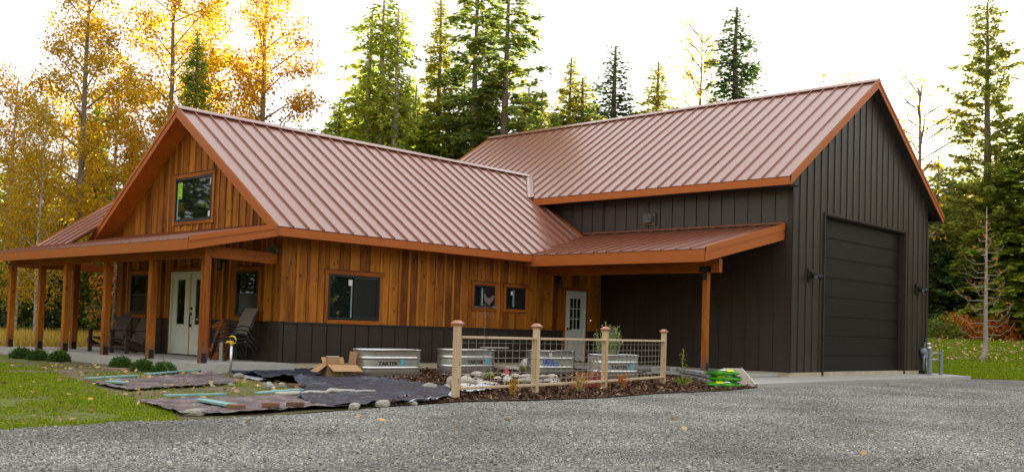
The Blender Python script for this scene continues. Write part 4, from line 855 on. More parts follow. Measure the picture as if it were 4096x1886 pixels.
def blades(poly, n, h0, h1, wd, m, name, z=None, bend=.35, seed=3, thin=None):
    g_ = np.random.default_rng(seed); p = scatter(poly, n); p = p[[noise.noise(Vector((x*.9, y*.9, seed)))+.6*noise.noise(Vector((x*2.7, y*2.7, seed)))+thin > r_ for (x, y), r_ in zip(p, g_.uniform(-.25, .25, n))]] if thin is not None else p; n = len(p); zz = terrain(p[:, 0], p[:, 1]) if z is None else np.full(n, z); P = np.stack([p[:, 0], p[:, 1], zz-.005], 1)
    A = unit(np.concatenate([g_.normal(0, bend, (n, 2)), np.ones((n, 1))], 1))*g_.uniform(h0, h1, (n, 1)); B = unit(np.concatenate([g_.normal(0, 1, (n, 2)), np.zeros((n, 1))], 1))*wd*g_.uniform(.6, 1.3, (n, 1))
    V = np.empty((n, 3, 3)); V[:, 0] = P-B; V[:, 1] = P+B; V[:, 2] = P+A; return qmesh(name, V.reshape(-1, 3), m, 3)
tg = [tuple(at_depth(u_, d_)) for u_, d_ in ((-300, 29.2), (30, 30.5), (300, 30.8), (440, 29.8), (470, 36), (200, 37), (-300, 37))]
tag(link('tall_grass', blades(tg, 16000, .25, .75, .022, Y['straw'], 'tall_grass', GZ, .3)), 'tall dry yellow grass behind the porch slab', 'grass', kind='stuff')
# lawn blades: dense near, thinning between the tarpaulins
lp = [tuple(G(*q)[:2]) for q in [(-500, 1745), (0, 1719), (150, 1712), (300, 1700), (400, 1692), (480, 1683), (600, 1682), (730, 1680), (640, 1630), (520, 1590), (400, 1550), (250, 1500), (120, 1462), (20, 1440), (-600, 1436)]]
tag(link('lawn_grass', blades(lp, 60000, .02, .05, .012, Y['grass'], 'lawn_grass', GZ, .5, thin=.22)), 'short green grass of the front lawn', 'grass', kind='stuff')
mp_ = [tuple(G(*q)[:2]) for q in [(730, 1672), (640, 1625), (920, 1588), (1240, 1562), (1150, 1530), (950, 1500), (860, 1482), (600, 1466), (420, 1456), (120, 1456), (250, 1500), (400, 1550), (560, 1606)]]
tag(link('sparse_grass', blades(mp_, 15000, .02, .06, .010, Y['grass'], 'sparse_grass', GZ+.003, .6, 8, thin=.0)), 'sparse weedy grass between the tarpaulins', 'grass', kind='stuff')
rp = [tuple(SW(s_, w_)) for s_, w_ in ((33.6, 13.6), (58.2, 23.5), (58.2, 34), (33.5, 22))]
rp = [(21.9, -6.75), tuple(apR[:2]+np.array([.1, .1]))]+[tuple(p[:2]) for p in right_edge[:2]]+[tuple(SW(45, 26)), tuple(SW(58, 33)), tuple(SW(58, 22.5)), tuple(SW(40, 15.6))]
tag(link('side_lawn_grass', blades(rp, 60000, .05, .14, .022, Y['grass'], 'side_lawn_grass', None, .5, 9, thin=.25)), 'bright green grass of the side lawn', 'grass', kind='stuff')
# young bare tree on the side lawn
g = np.random.default_rng(5); x, y = at_depth(3940, 45); z = float(terrain(x, y)); hh = height_at(3940, 820, 45, z)
t = thing('young_tree', 'young bare tree with up-curved dead branches and a bent foot on the side lawn', 'tree', (x, y, z-.03))
lm = []; lf = []
for i in range(44):
    zz = hh*(.14+.8*i/44); an = i*2.4; ln = 2.1*(1-i/44)**.8*(.5+.5*g.random())*(.55+.45*min(1, i/6)); d = np.array([math.cos(an), math.sin(an), 0]); o = np.array([.06, 0, zz])
    lm.append(([o, o+d*ln*.5+[0, 0, -.02*ln], o+d*ln*.85+[0, 0, .22*ln], o+d*ln+[0, 0, .48*ln]], [.022, .014, .010, .005]))
    for q in range(2):
        b = o+d*ln*g.uniform(.4, .9)+[0, 0, .1*ln]; lm.append(([b, b+np.array([g.normal(0, .25), g.normal(0, .25), g.uniform(.1, .4)])*ln*.5], [.008, .004]))
    if i > 6:
        for q in range(int(2)): lf.append(o+d*ln*g.uniform(.5, 1)+np.array([0, 0, .3*ln])+g.normal(0, .12, 3))
link('trunk', trunk_mesh('trunk', [(-.25, .1, 0), (-.02, 0, .35), (.10, 0, .9), (.05, 0, 2), (.06, 0, hh*.6), (.06, 0, hh)], [.17, .12, .11, .09, .06, .012], M['twig'], []), t)
link('branches', trunk_mesh('branches', [(.06, 0, hh-.1), (.06, 0, hh)], .01, M['twig'], lm), t)
lf = np.array(lf); n = len(lf); A = unit(g.normal(0, 1, (n, 3)))*.15; link('crown', qmesh('crown', quads(lf, A, unit(np.cross(A, g.normal(0, 1, (n, 3))))*.06), Y['rust']), t)
# utility pole and wires behind the road
x, y = at_depth(3797, 76); z = float(terrain(x, y)); ph = height_at(3797, 985, 76, z)
t = thing('utility_pole', 'grey wooden utility pole with a transformer, beyond the road', 'pole', (x, y, z)); MB().tube([(0, 0, 0), (0, 0, ph)], [.16, .11], 8).build('pole', M['twig'], t)
m = MB(); a_ = RH; m.hexa([(-a_[0]*1.3, -a_[1]*1.3, ph-.25), (a_[0]*.1, a_[1]*.1, ph-.25), (a_[0]*.1, a_[1]*.1, ph-.13), (-a_[0]*1.3, -a_[1]*1.3, ph-.13)], [(-a_[0]*1.3-.1, -a_[1]*1.3-.1, ph-.25), (a_[0]*.1-.1, a_[1]*.1-.1, ph-.25), (a_[0]*.1-.1, a_[1]*.1-.1, ph-.13), (-a_[0]*1.3-.1, -a_[1]*1.3-.1, ph-.13)]).build('crossarm', M['twig'], t)
MB().tube([(-a_[0]*.3, -a_[1]*.3, ph-1.75), (-a_[0]*.3, -a_[1]*.3, ph-1.25)], .2, 10).build('transformer', M['steel'], t)
def wire(pa, pb, lab):
    p0, p1 = np.array(pa), np.array(pb); pts = [p0+(p1-p0)*s-np.array([0, 0, 1.2*4*s*(1-s)*.5]) for s in np.linspace(0, 1, 12)]
    tag(MB().tube(pts, .028, 4, cap=False).build('power_line', M['twig']), lab, 'power line', 'power lines along the road')
def pt(u, v, dep): d_ = ray(u, v); return CAM+d_*dep
wire(pt(3300, 1074, 76), pt(4700, 982, 60), 'upper power line crossing the trees right of the garage'); wire(pt(3300, 1106, 76), pt(4700, 1014, 60), 'lower power line crossing the trees right of the garage')

# ------------------------------------------------------------------ yard objects
def gp3(u, v, z=GZ): p = G(u, v, z); return np.array([p[0], p[1], z])
AX = math.atan2(RH[1], RH[0])                           # heading of the picture plane
# oval galvanised stock tanks
def text_mesh(body, size, m, name, parent, loc, rot, ext=.002, shear=0, bold=False):
    c = bpy.data.curves.new(name, 'FONT'); c.body = body; c.size = size; c.extrude = ext; c.align_x = 'CENTER'; c.shear = shear; c.offset = .0035 if bold else 0
    o = bpy.data.objects.new('t', c); COL.objects.link(o); bpy.context.view_layer.update()
    me = bpy.data.meshes.new_from_object(o.evaluated_get(bpy.context.evaluated_depsgraph_get())); me.name = name; bpy.data.objects.remove(o)
    me.materials.clear(); me.materials.append(m); q = link(name, me, parent); q.location = loc; q.rotation_euler = rot; return q
def stadium(s, r, n=14):
    return [(s+r*math.cos(t), r*math.sin(t)) for t in np.linspace(-math.pi/2, math.pi/2, n)]+[(-s+r*math.cos(t), r*math.sin(t)) for t in np.linspace(math.pi/2, 3*math.pi/2, n)]
def tank(label, c, ln, wd, h, rz, brand, water=None):
    t = thing('stock_tank', label, 'stock tank', c, rz, 'galvanised stock tanks by the house wall'); r = wd/2; s = ln/2-r
    prof = [(0, .0), (.0, .03), (-.008, .04), (0, .05)]
    for zc in (.36, .70): prof += [(0, h*zc-.040), (0, h*zc-.030), (.007, h*zc-.018), (.011, h*zc), (.007, h*zc+.018), (0, h*zc+.030), (0, h*zc+.040)]
    prof += [(0, h-.03), (.004, h-.02)]
    inner = [(-.006, h-.02), (-.008, h*.70), (-.008, .10)]
    m = MB(); rings = [[(x, y, z) for x, y in stadium(s, r+d)] for d, z in prof+inner]; n = len(rings[0]); o = 0
    for R_ in rings: m.v += R_
    for i in range(len(rings)-1):
        for k in range(n): m.f.append((i*n+k, i*n+(k+1) % n, (i+1)*n+(k+1) % n, (i+1)*n+k))
    m.f.append(tuple(range(n))[::-1]); m.f.append(tuple((len(rings)-1)*n+k for k in range(n)))
    b = m.build('tub', M['steel'], t, smooth=True); b.data.shade_smooth()
    q = stadium(s, r+.006, 20); MB().tube([(x, y, h-.012) for x, y in q]+[(*q[0], h-.012)], .017, 8).build('rim', M['steel'], t, smooth=True)
    MB().prism([(x, y, h*.80) for x, y in stadium(s, r-.012)], (0, 0, -.05)).build('soil', m_mulch, t)
    return t, s, r
def tarter(t, x, y, z):
    text_mesh('TARTER', .115, M['blackink'], 'lettering', t, (x, y, z), (math.pi/2, 0, 0), bold=True).scale = (1.25, 1, 1)
    text_mesh('®', .05, M['blackink'], 'mark', t, (x+.295, y, z+.065), (math.pi/2, 0, 0))
    for k in range(3):
        m = MB(); w_ = .105-.018*k; z0 = z+.075-k*.045
        P = [(-.5, .0), (-.2, .012), (.2, -.006), (.5, .010), (.5, .042), (.2, .026), (-.2, .044), (-.5, .030)]
        m.prism([(x+.395+px*w_, y-.002, z0+pz_) for px, pz_ in P], (0, .004, 0)).build('wave', M['cyan'], t)
t1, s, r = tank('long shiny stock tank beside the cardboard box, its whole black brand lettering in view', gp3(1569, 1512)+np.array([.05, .25, 0]), 1.66, .60, .60, 0, 'T'); tarter(t1, -.22, -r-.003, .275)
t2, s, r = tank('long stock tank behind the first fence panel, wires crossing its brand lettering', gp3(1893, 1500)+np.array([0, .25, 0]), 1.66, .60, .60, .02, 'T'); tarter(t2, .0, -r-.003, .275)
t3, s, r = tank('bluish stock tank with blue lettering behind the second fence panel', gp3(2228, 1506)+np.array([.12, .3, 0]), 1.36, .62, .62, -.10, 'W')
text_mesh('Wilco', .21, M['blue'], 'lettering', t3, (-.30, -r-.004, .26), (math.pi/2, 0, 0), bold=True); MB().box(-.42, -.13, -r-.004, -r-.001, .225, .24).box(-.38, -.16, -r-.004, -r-.001, .205, .214).build('underline', M['blue'], t3)
MB().box(-.38, -.30, -r-.018, -r-.014, .475, .575).build('paper_label', M['white2'], t3)
t4, s, r = tank('stock tank planted with a tall green herb behind the third fence panel', gp3(2487, 1524)+np.array([.06, .3, 0]), 1.34, .62, .60, -.16, 'T'); tarter(t4, -.10, -r-.003, .275)
# herb growing in the fourth tank
t = thing('herb_plant', 'tall airy green herb growing out of a stock tank', 'plant', gp3(2487, 1524)+np.array([.10, .3, .45])); t.scale = (1.3, 1.3, 1.15); g = np.random.default_rng(9)
m = MB(); P = []
for k in range(46):
    an, sp = g.uniform(0, 6.28), g.uniform(.05, .36); hh = g.uniform(.35, .72); e = np.array([math.cos(an)*sp*1.25-.16, math.sin(an)*sp*.6, hh]); b = np.array([e[0]*.5-.06, e[1]*.4, 0]); m.tube([b, (b+e)/2+[0, 0, .05], e], .005, 3, cap=False)
    for q in range(9): P.append(b+(e-b)*g.uniform(.2, 1)+g.normal(0, .03, 3))
P = np.array(P); A = unit(g.normal(0, .5, P.shape)+[0, 0, .7])*.085; m.build('stem', M['twig'], t, fix=False); link('leaves', qmesh('leaves', quads(P, A, unit(np.cross(A, g.normal(0, 1, P.shape)))*.013), leafmat('herb_leaf', (.05, .12, .02), (.22, .28, .06), .3)), t)
P = np.array([[g.normal(-.2, .25), g.normal(0, .12), g.uniform(.5, .8)] for k in range(14)]); A = unit(g.normal(0, 1, P.shape))*.03; link('flowers', qmesh('flowers', quads(P, A, unit(np.cross(A, g.normal(0, 1, P.shape)))*.015), M['white2']), t)
# weathered board across the end of the second tank
o = MB().box(-.42, .42, -.09, .09, 0, .03).build('board', M['drift']); p = gp3(2010, 1498); o.location = (p[0]-.05, p[1]+.25, .432); o.rotation_euler = (0, 0, .02); tag(o, 'narrow weathered board lying over the right end of the tank behind the fence', 'board')
# wire panel fence
fp = [gp3(1820.7, 1595.7), gp3(2139, 1577), gp3(2416, 1557), gp3(2651, 1536)]; F0 = thing('wire_fence', 'pale cedar fence of three welded wire panels and four copper capped posts', 'fence', fp[0])
def rel(p): return np.array(p)-fp[0]
fdir = unit(fp[3][:2]-fp[0][:2]); fang = math.atan2(fdir[1], fdir[0])
for p in fp:
    o = MB().box(-.048, .048, -.048, .048, -.05, 1.15).build('post', M['fencewood'], F0, bevel=.006); o.location = rel(p); o.rotation_euler = (0, 0, fang)
    m = MB(); m.box(-.058, .058, -.058, .058, 1.12, 1.145); m.box(-.078, .078, -.078, .078, 1.145, 1.162)
    m.hexa([(-.074, -.074, 1.162), (.074, -.074, 1.162), (.074, .074, 1.162), (-.074, .074, 1.162)], [(-.03, -.03, 1.205), (.03, -.03, 1.205), (.03, .03, 1.205), (-.03, .03, 1.205)]); m.build('post_cap', mat('copper_cap', (.36, .17, .12), .38, .5), o)
for a_, b_ in zip(fp, fp[1:]):
    d = b_-a_; ln = float(np.hypot(d[0], d[1])); an = math.atan2(d[1], d[0]); dz = d[2]
    for z0, z1 in ((.93, .968), (.145, .185)):
        o = MB().box(.05, ln-.05, -.058, .035, z0, z1).build('rail', M['fencerail'], F0, bevel=.004); o.location = rel(a_); o.rotation_euler = (0, 0, an)
    for xx in (.052, ln-.087):
        o = MB().box(xx, xx+.035, -.03, .03, .187, .928).build('stile', M['fencewood'], F0); o.location = rel(a_); o.rotation_euler = (0, 0, an)
    m = MB(); nx = max(7, int(ln/.205))
    for k in range(1, nx): x = .09+(ln-.18)*k/nx; m.tube([(x, .0, .17), (x, .0, .945)], .0042, 5)
    for k in range(1, 7): z = .185+.745*(k-.35)/6.2; m.tube([(.07, .007, z), (ln-.07, .007, z)], .0042, 5)
    o = m.build('wire_grid', M['wire'], F0, fix=False); o.location = rel(a_); o.rotation_euler = (0, 0, an); o['kind'] = 'stuff'
# weathervane with a rooster
wp = gp3(1931, 1516); sc_ = np.linalg.norm(wp-CAM); mpx = sc_/FPX
def vz_(v): return CAM[2]+(horizon(1931)-v)*mpx-wp[2]
t = thing('weathervane', 'rusty garden weathervane with a rooster on an arrow, on a thin pole behind the fence', 'weathervane', wp, AX)
MB().tube([(0, 0, 0), (0, 0, vz_(1215))], .008, 6).build('pole', M['rust'], t)
def sil(pts, c, s, th=.006): return [(c[0]+p[0]*s, -th/2, c[1]+p[1]*s) for p in pts]
roo = [(-.50, .66), (-.44, .74), (-.42, .86), (-.36, .97), (-.33, .90), (-.29, .96), (-.26, .86), (-.24, .78), (-.21, .66), (-.10, .57), (.06, .53), (.18, .55), (.27, .64), (.33, .74), (.42, .78), (.52, .76), (.60, .68), (.55, .66), (.60, .56), (.52, .58), (.54, .42), (.46, .46), (.42, .30), (.30, .12), (.16, .0), (.12, -.16), (.0, -.16), (-.02, -.02), (-.22, .06), (-.36, .24), (-.38, .44), (-.42, .58), (-.42, .66)]
cx_ = (1943-1931)*mpx; zb_ = vz_(1212); MB().prism(sil(roo, (cx_, zb_), 42*mpx), (0, .006, 0)).build('rooster', M['rust'], t)
za = vz_(1226); m = MB(); m.tube([(-36*mpx, 0, za), (44*mpx, 0, za)], .006, 6); m.prism(sil([(-.0, 0), (.9, .5), (.75, 0), (.9, -.5)], (-43*mpx, za), 12*mpx), (0, .006, 0)); m.prism(sil([(0, 0), (.5, .55), (2, .55), (1.5, 0), (2, -.55), (.5, -.55)], (28*mpx, za), 11*mpx), (0, .006, 0)); m.tube([(-8*mpx, 0, za), (-6*mpx, 0, za+8*mpx), (0, 0, za+11*mpx), (6*mpx, 0, za+8*mpx), (8*mpx, 0, za)], .005, 5); m.build('arrow', M['rust'], t)
for ch, du, dv in (('S', -26, 1262), ('E', -8, 1252), ('W', 10, 1258), ('N', 26, 1256)): text_mesh(ch, .085, M['rust'], 'letter', t, (du*mpx, 0, vz_(dv)), (math.pi/2, 0, .5), .003)
m = MB(); [m.tube([(x*42*mpx, 0, vz_(1268)+z*14*mpx) for x, z in ((0, -.9), (s_*.15, .3), (s_*.35, .6), (s_*.7, 0), (s_*.95, -.35), (s_*1.02, .1))], .006, 5) for s_ in (-1, 1)]; m.tube([(-26*mpx, 0, vz_(1257)), (26*mpx, 0, vz_(1252))], .004, 4); m.build('scroll', M['rust'], t)
# cardboard box
t = thing('cardboard_box', 'open brown cardboard box with spread flaps standing on the black tarpaulin', 'box', gp3(1352, 1512), -.30); bw, bd, bh = .31, .22, .28
m = MB(); m.box(-bw, bw, -bd, -bd+.006, 0, bh); m.box(-bw, bw, bd-.006, bd, 0, bh); m.box(-bw, -bw+.006, -bd, bd, 0, bh); m.box(bw-.006, bw, -bd, bd, 0, bh); m.box(-bw, bw, -bd, bd, 0, .006); m.build('body', M['card'], t)
def flap(p0, p1, d, t_): q = [Vector(p0), Vector(p1), Vector(p1)+Vector(d), Vector(p0)+Vector(d)]; return MB().prism([tuple(x) for x in q], (0, 0, .006)).build('flap', M['card'], t)
flap((-bw, -bd, bh), (bw, -bd, bh), (.06, -.20, -.12), t); flap((-bw, bd, bh), (-bw, -bd, bh), (-.20, .02, -.15), t); flap((bw-.02, -bd+.02, bh), (bw-.02, bd, bh), (.03, .01, .26), t); flap((-bw+.05, bd, bh), (bw-.1, bd, bh), (0, .10, .13), t)
MB().box(-.012, .012, -bd-.002, -bd, .02, bh).build('tape', M['white2'], t)
t = thing('small_carton', 'small white topped carton resting inside the open cardboard box', 'box', gp3(1352, 1512)+np.array([-.13, .02, .14]), -.45); MB().box(-.12, .12, -.12, .12, 0, .30).build('body', M['card'], t); MB().box(-.118, .118, -.118, .118, .301, .304).build('lid', M['white2'], t)
# yard hydrant and scrolled post
t = thing('yard_hydrant', 'yellow headed yard hydrant on a galvanised pipe in front of the porch slab', 'hydrant', gp3(920.4, 1506), AX); k_ = float((gp3(920.4, 1506)-CAM)@FW)/FPX; hp = (1506-1377)*k_
MB().tube([(0, 0, 0), (0, 0, hp)], .024, 10).build('pipe', M['steel'], t, smooth=True)
m = MB(); m.lathe([(.03, hp-.01), (.036, hp+.01), (.036, hp+.05), (.03, hp+.075)], 12); m.tube([(0, 0, hp+.045), (-.08, -.0, hp+.05), (-.105, 0, hp+.02)], [.026, .024, .02], 10); m.build('head', M['yellow'], t, smooth=True)
m = MB(); m.tube([(-.03, 0, hp+.06), (-.035, 0, hp+.155), (.0, 0, hp+.165), (.055, 0, hp+.15), (.085, 0, hp+.09), (.08, 0, hp+.035), (.03, 0, hp+.02)], [.016, .016, .017, .018, .016, .015, .014], 8); m.build('handle', M['yellow'], t, smooth=True)
t = thing('scrolled_post', 'dark metal post with a wrought scroll top beside the yellow hydrant', 'post', gp3(881, 1484), AX); k_ = float((gp3(881, 1484)-CAM)@FW)/FPX; hp = (1484-1368)*k_
MB().box(-.03, .03, -.03, .03, 0, hp).build('pole', M['steeldark'], t)
m = MB(); g = np.random.default_rng(4)
for q in range(5):
    c_ = (-.0+q*.055, hp+.05+.03*(q % 2)); rr_ = .045; m.tube([(c_[0]+rr_*(1-i/22)*math.cos(i*.55+q), .02*math.sin(q), c_[1]+rr_*(1-i/22)*math.sin(i*.55+q)) for i in range(16)], .008, 5)
m.tube([(-.06, 0, hp), (.12, 0, hp+.0), (.28, 0, hp+.03)], .009, 5); m.build('scroll', M['blackmetal'], t)
# stacked sling chairs
cx0 = thing('sling_chair_stack', 'three stacked patio chairs with taupe slings and black tube frames by the right window', 'chairs', (-.62, .90, 0), math.pi)
for k in range(3):
    dx, dzz = -.05*k, .085*k
    for s_ in (-1, 1):
        y = s_*.31; ch = MB()
        ch.tube([(.36, y, 0 if k == 0 else dzz), (.30, y, .30+dzz), (.26, y, .50+dzz), (.20, y, .585+dzz), (.08, y, .62+dzz), (-.10, y, .60+dzz), (-.20, y*.95, .48+dzz)], .016, 8).build('arm_frame', M['black'], cx0, smooth=True).location = (dx, 0, 0)
        MB().tube([(-.42, y, 0 if k == 0 else dzz+.05), (-.30, y, .30+dzz), (-.12, y*.97, .42+dzz)], .015, 8).build('rear_leg', M['black'], cx0, smooth=True).location = (dx, 0, 0)
        MB().tube([(.30, y*.88, .44+dzz), (.0, y*.88, .40+dzz), (-.16, y*.88, .42+dzz), (-.26, y*.86, .75+dzz), (-.36, y*.84, 1.02+dzz)], .014, 8).build('seat_rail', M['black'], cx0, smooth=True).location = (dx, 0, 0)
    prof = [(.31, .44), (.1, .405), (-.08, .40), (-.15, .43), (-.20, .55), (-.27, .78), (-.35, 1.02)]; m = MB()
    for (x0, z0), (x1, z1) in zip(prof, prof[1:]): m.hexa([(x0, -.27, z0+dzz), (x1, -.27, z1+dzz), (x1, .27, z1+dzz), (x0, .27, z0+dzz)], [(x0+.006, -.27, z0+dzz+.006), (x1+.006, -.27, z1+dzz+.006), (x1+.006, .27, z1+dzz+.006), (x0+.006, .27, z0+dzz+.006)])
    m.build('sling', M['sling'], cx0, fix=False).location = (dx, 0, 0)
# carved wooden bear
t = thing('carved_bear', 'carved wooden bear statue sitting on a log base behind the corner porch post', 'statue', (-.45, 1.62, 0), math.pi-.5)
MB().lathe([(.24, 0), (.25, .04), (.245, .16), (.22, .18)], 18).build('log_base', M['carving'], t, bevel=.0)
bm = bmesh.new()
def blob(c, s): 
    r_ = bmesh.ops.create_icosphere(bm, subdivisions=3, radius=1); bmesh.ops.scale(bm, vec=s, verts=r_['verts']); bmesh.ops.translate(bm, vec=c, verts=r_['verts'])
for c_, s_ in [((0, 0, .38), (.19, .20, .24)), ((0, 0, .58), (.16, .17, .18)), ((.05, 0, .78), (.135, .135, .125)), ((.17, 0, .75), (.09, .07, .06)), ((.235, 0, .765), (.025, .035, .025)), ((.02, .11, .885), (.04, .045, .05)), ((.02, -.11, .885), (.04, .045, .05)), ((.12, .16, .48), (.06, .055, .17)), ((.12, -.16, .48), (.06, .055, .17)), ((.18, .13, .32), (.07, .06, .06)), ((.18, -.13, .32), (.07, .06, .06)), ((.16, .14, .22), (.14, .08, .07)), ((.16, -.14, .22), (.14, .08, .07)), ((0, 0, .24), (.2, .2, .1))]: blob(c_, s_)
me = bpy.data.meshes.new('body'); bm.to_mesh(me); bm.free(); me.materials.append(M['carving']); bo = link('body', me, t); md = bo.modifiers.new('r', 'REMESH'); md.mode = 'VOXEL'; md.voxel_size = .022; md.use_smooth_shade = True
m = MB(); [m.lathe([(.001, 0), (.016, .008), (.016, .02), (.001, .028)], 8, (0, 0)) for _ in (0,)]; 
for s_ in (-1, 1): e = MB().lathe([(.002, -.014), (.014, -.006), (.014, .006), (.002, .014)], 8).build('eye', M['blackink'], t, smooth=True); e.location = (.165, s_*.06, .83)
# slatted lounge chairs
def adirondack(label, loc, rz, k):
    t = thing('slatted_chair', label, 'chair', loc, rz, 'brown slatted lounge chairs on the porch'); B = M['plastic_brown']
    for s_ in (-1, 1):
        y = s_*.33; MB().box(.30, .40, y-.02, y+.02, 0, .56).build('front_leg', B, t)
        MB().hexa([(.40, y-.06, .36), (.40, y-.025, .36), (-.42, y-.025, .03), (-.42, y-.06, .03)], [(.40, y-.06, .22), (.40, y-.025, .22), (-.36, y-.025, -.0), (-.36, y-.06, 0)] if s_ > 0 else [(.40, y-.06, .22), (.40, y-.025, .22), (-.36, y-.025, 0), (-.36, y-.06, 0)]).build('side_rail', B, t)
        MB().box(-.34, .46, y-.07, y+.07, .56, .585).build('armrest', B, t, bevel=.008); MB().hexa([(-.30, y-.02, .56), (-.30, y+.02, .56), (-.22, y+.02, .56), (-.22, y-.02, .56)], [(-.36, y-.02, .1), (-.36, y+.02, .1), (-.28, y+.02, .1), (-.28, y-.02, .1)]).build('rear_leg', B, t)
    for q in range(6):
        x = .40-q*.095; z = .375-.14*q/5; MB().hexa([(x, -.27, z), (x, .27, z), (x-.085, .27, z-.024), (x-.085, -.27, z-.024)], [(x, -.27, z+.022), (x, .27, z+.022), (x-.085, .27, z-.002), (x-.085, -.27, z-.002)]).build('seat_slat', B, t)
    MB().box(.32, .36, -.31, .31, .13, .19).build('stretcher', B, t)
    hts = [.90, .98, 1.02, 1.02, .98, .90]
    for q in range(6):
        y = -.25+q*.1; h_ = hts[q]; x1 = -.10-(h_-.22)*.50; MB().hexa([(-.08, y-.044, .22), (-.08, y+.044, .22), (-.10, y+.044, .22), (-.10, y-.044, .22)], [(x1+.02, y-.046, h_), (x1+.02, y+.046, h_), (x1, y+.046, h_), (x1, y-.046, h_)]).build('back_slat', B, t)
    return t
adirondack('brown slatted lounge chair seen between the fourth and fifth porch posts, farther from the door', (-.80, 6.55, 0), math.pi+.22, 0)
adirondack('brown slatted lounge chair half hidden by the porch post nearest the white door', (-.82, 5.28, 0), math.pi+.10, 1)
# dwarf pines along the slab
for k, (u, v, r_, lab) in enumerate([(76, 1434, .25, 'round dwarf pine at the far left corner of the slab'), (145, 1441, .23, 'second dwarf pine from the left end of the slab'), (230, 1447, .24, 'third dwarf pine from the left, nearest the patch of dead stalks'), (478, 1476, .235, 'dwarf pine left of the tan slab of wood'), (564, 1486, .22, 'dwarf pine in front of the tan slab of wood'), (652, 1502, .235, 'dwarf pine with two bare twigs, nearest the tarpaulins')]):
    t = thing('dwarf_pine', lab, 'shrub', gp3(u, v)+np.array([.1, .15, 0]), k*1.3, 'dwarf pines planted along the porch slab')
    m = MB(); g = np.random.default_rng(60+k)
    for q in range(7): an = q*.9; m.tube([(0, 0, 0), (math.cos(an)*r_*.4, math.sin(an)*r_*.4, r_*.3), (math.cos(an)*r_*.75, math.sin(an)*r_*.75, r_*.6)], [.02, .012, .006], 5)
    m.build('stem', M['bark'], t, fix=False); link('foliage', leafy('foliage', 2200, r_, r_*1.0, 60+k, .055, LEAF['shrub'], .26), t)
    if k == 5: MB().tube([(-.05, -.2, 0), (-.15, -.26, .15), (-.25, -.28, .24)], .006, 4).tube([(.03, -.2, 0), (.15, -.24, .16), (.2, -.24, .28)], .006, 4).build('bare_twig', M['twig'], t, fix=False)
o = MB().box(-.55, .55, -.16, .16, 0, .04).build('wood_slab', mat('tan_slab', (.30, .19, .14), .9, noise=(4, (.2, .13, .10), .3))); o.location = gp3(545, 1482)+np.array([0, .25, .0]); o.rotation_euler = (0, 0, AX+.05); tag(o, 'flat tan slab of wood lying between the dwarf pines', 'board')
t = thing('garden_pot', 'small grey lidded garden light at the foot of the porch slab', 'light', gp3(766, 1476)); MB().lathe([(.085, 0), (.10, .03), (.10, .12), (.085, .14), (.055, .15), (.055, .18), (.03, .2)], 16).build('body', M['gaspaint'], t, smooth=True); MB().lathe([(.112, .135), (.112, .15), (.06, .156)], 16).build('lid', M['steeldark'], t)
# tarpaulins
def tarpmat(name, c0, c1, rough=.24):
    m = mat(name, c0, rough, 0, .65, noise=(3.2, c1, .12)); n = m.node_tree; b = n.nodes['Principled BSDF']; L_ = n.links.new; tc = n.nodes.new('ShaderNodeTexCoord')
    mp = n.nodes.new('ShaderNodeMapping'); mp.inputs['Scale'].default_value = (.8, 3.0, 1); mp.inputs['Rotation'].default_value = (0, 0, .6); L_(tc.outputs['Object'], mp.inputs['Vector'])
    nz = n.nodes.new('ShaderNodeTexNoise'); nz.inputs['Scale'].default_value = 9; nz.inputs['Detail'].default_value = 7; nz.inputs['Distortion'].default_value = 1.6; L_(mp.outputs[0], nz.inputs['Vector'])
    bp = n.nodes.new('ShaderNodeBump'); bp.inputs['Strength'].default_value = 1; bp.inputs['Distance'].default_value = .05; L_(nz.outputs['Fac'], bp.inputs['Height']); L_(bp.outputs[0], b.inputs['Normal']); return m
M['tarp_black'] = tarpmat('black_tarp', (.004, .007, .018), (.018, .028, .058)); M['tarp_silver'] = mat('silver_tarp_edge', (.42, .45, .52), .4, .2, bump=.5, bscale=8); M['tarp_brown'] = tarpmat('brown_tarp', (.07, .05, .056), (.22, .175, .18), .27)  # blue of the reflected sky is painted into the black tarp colours
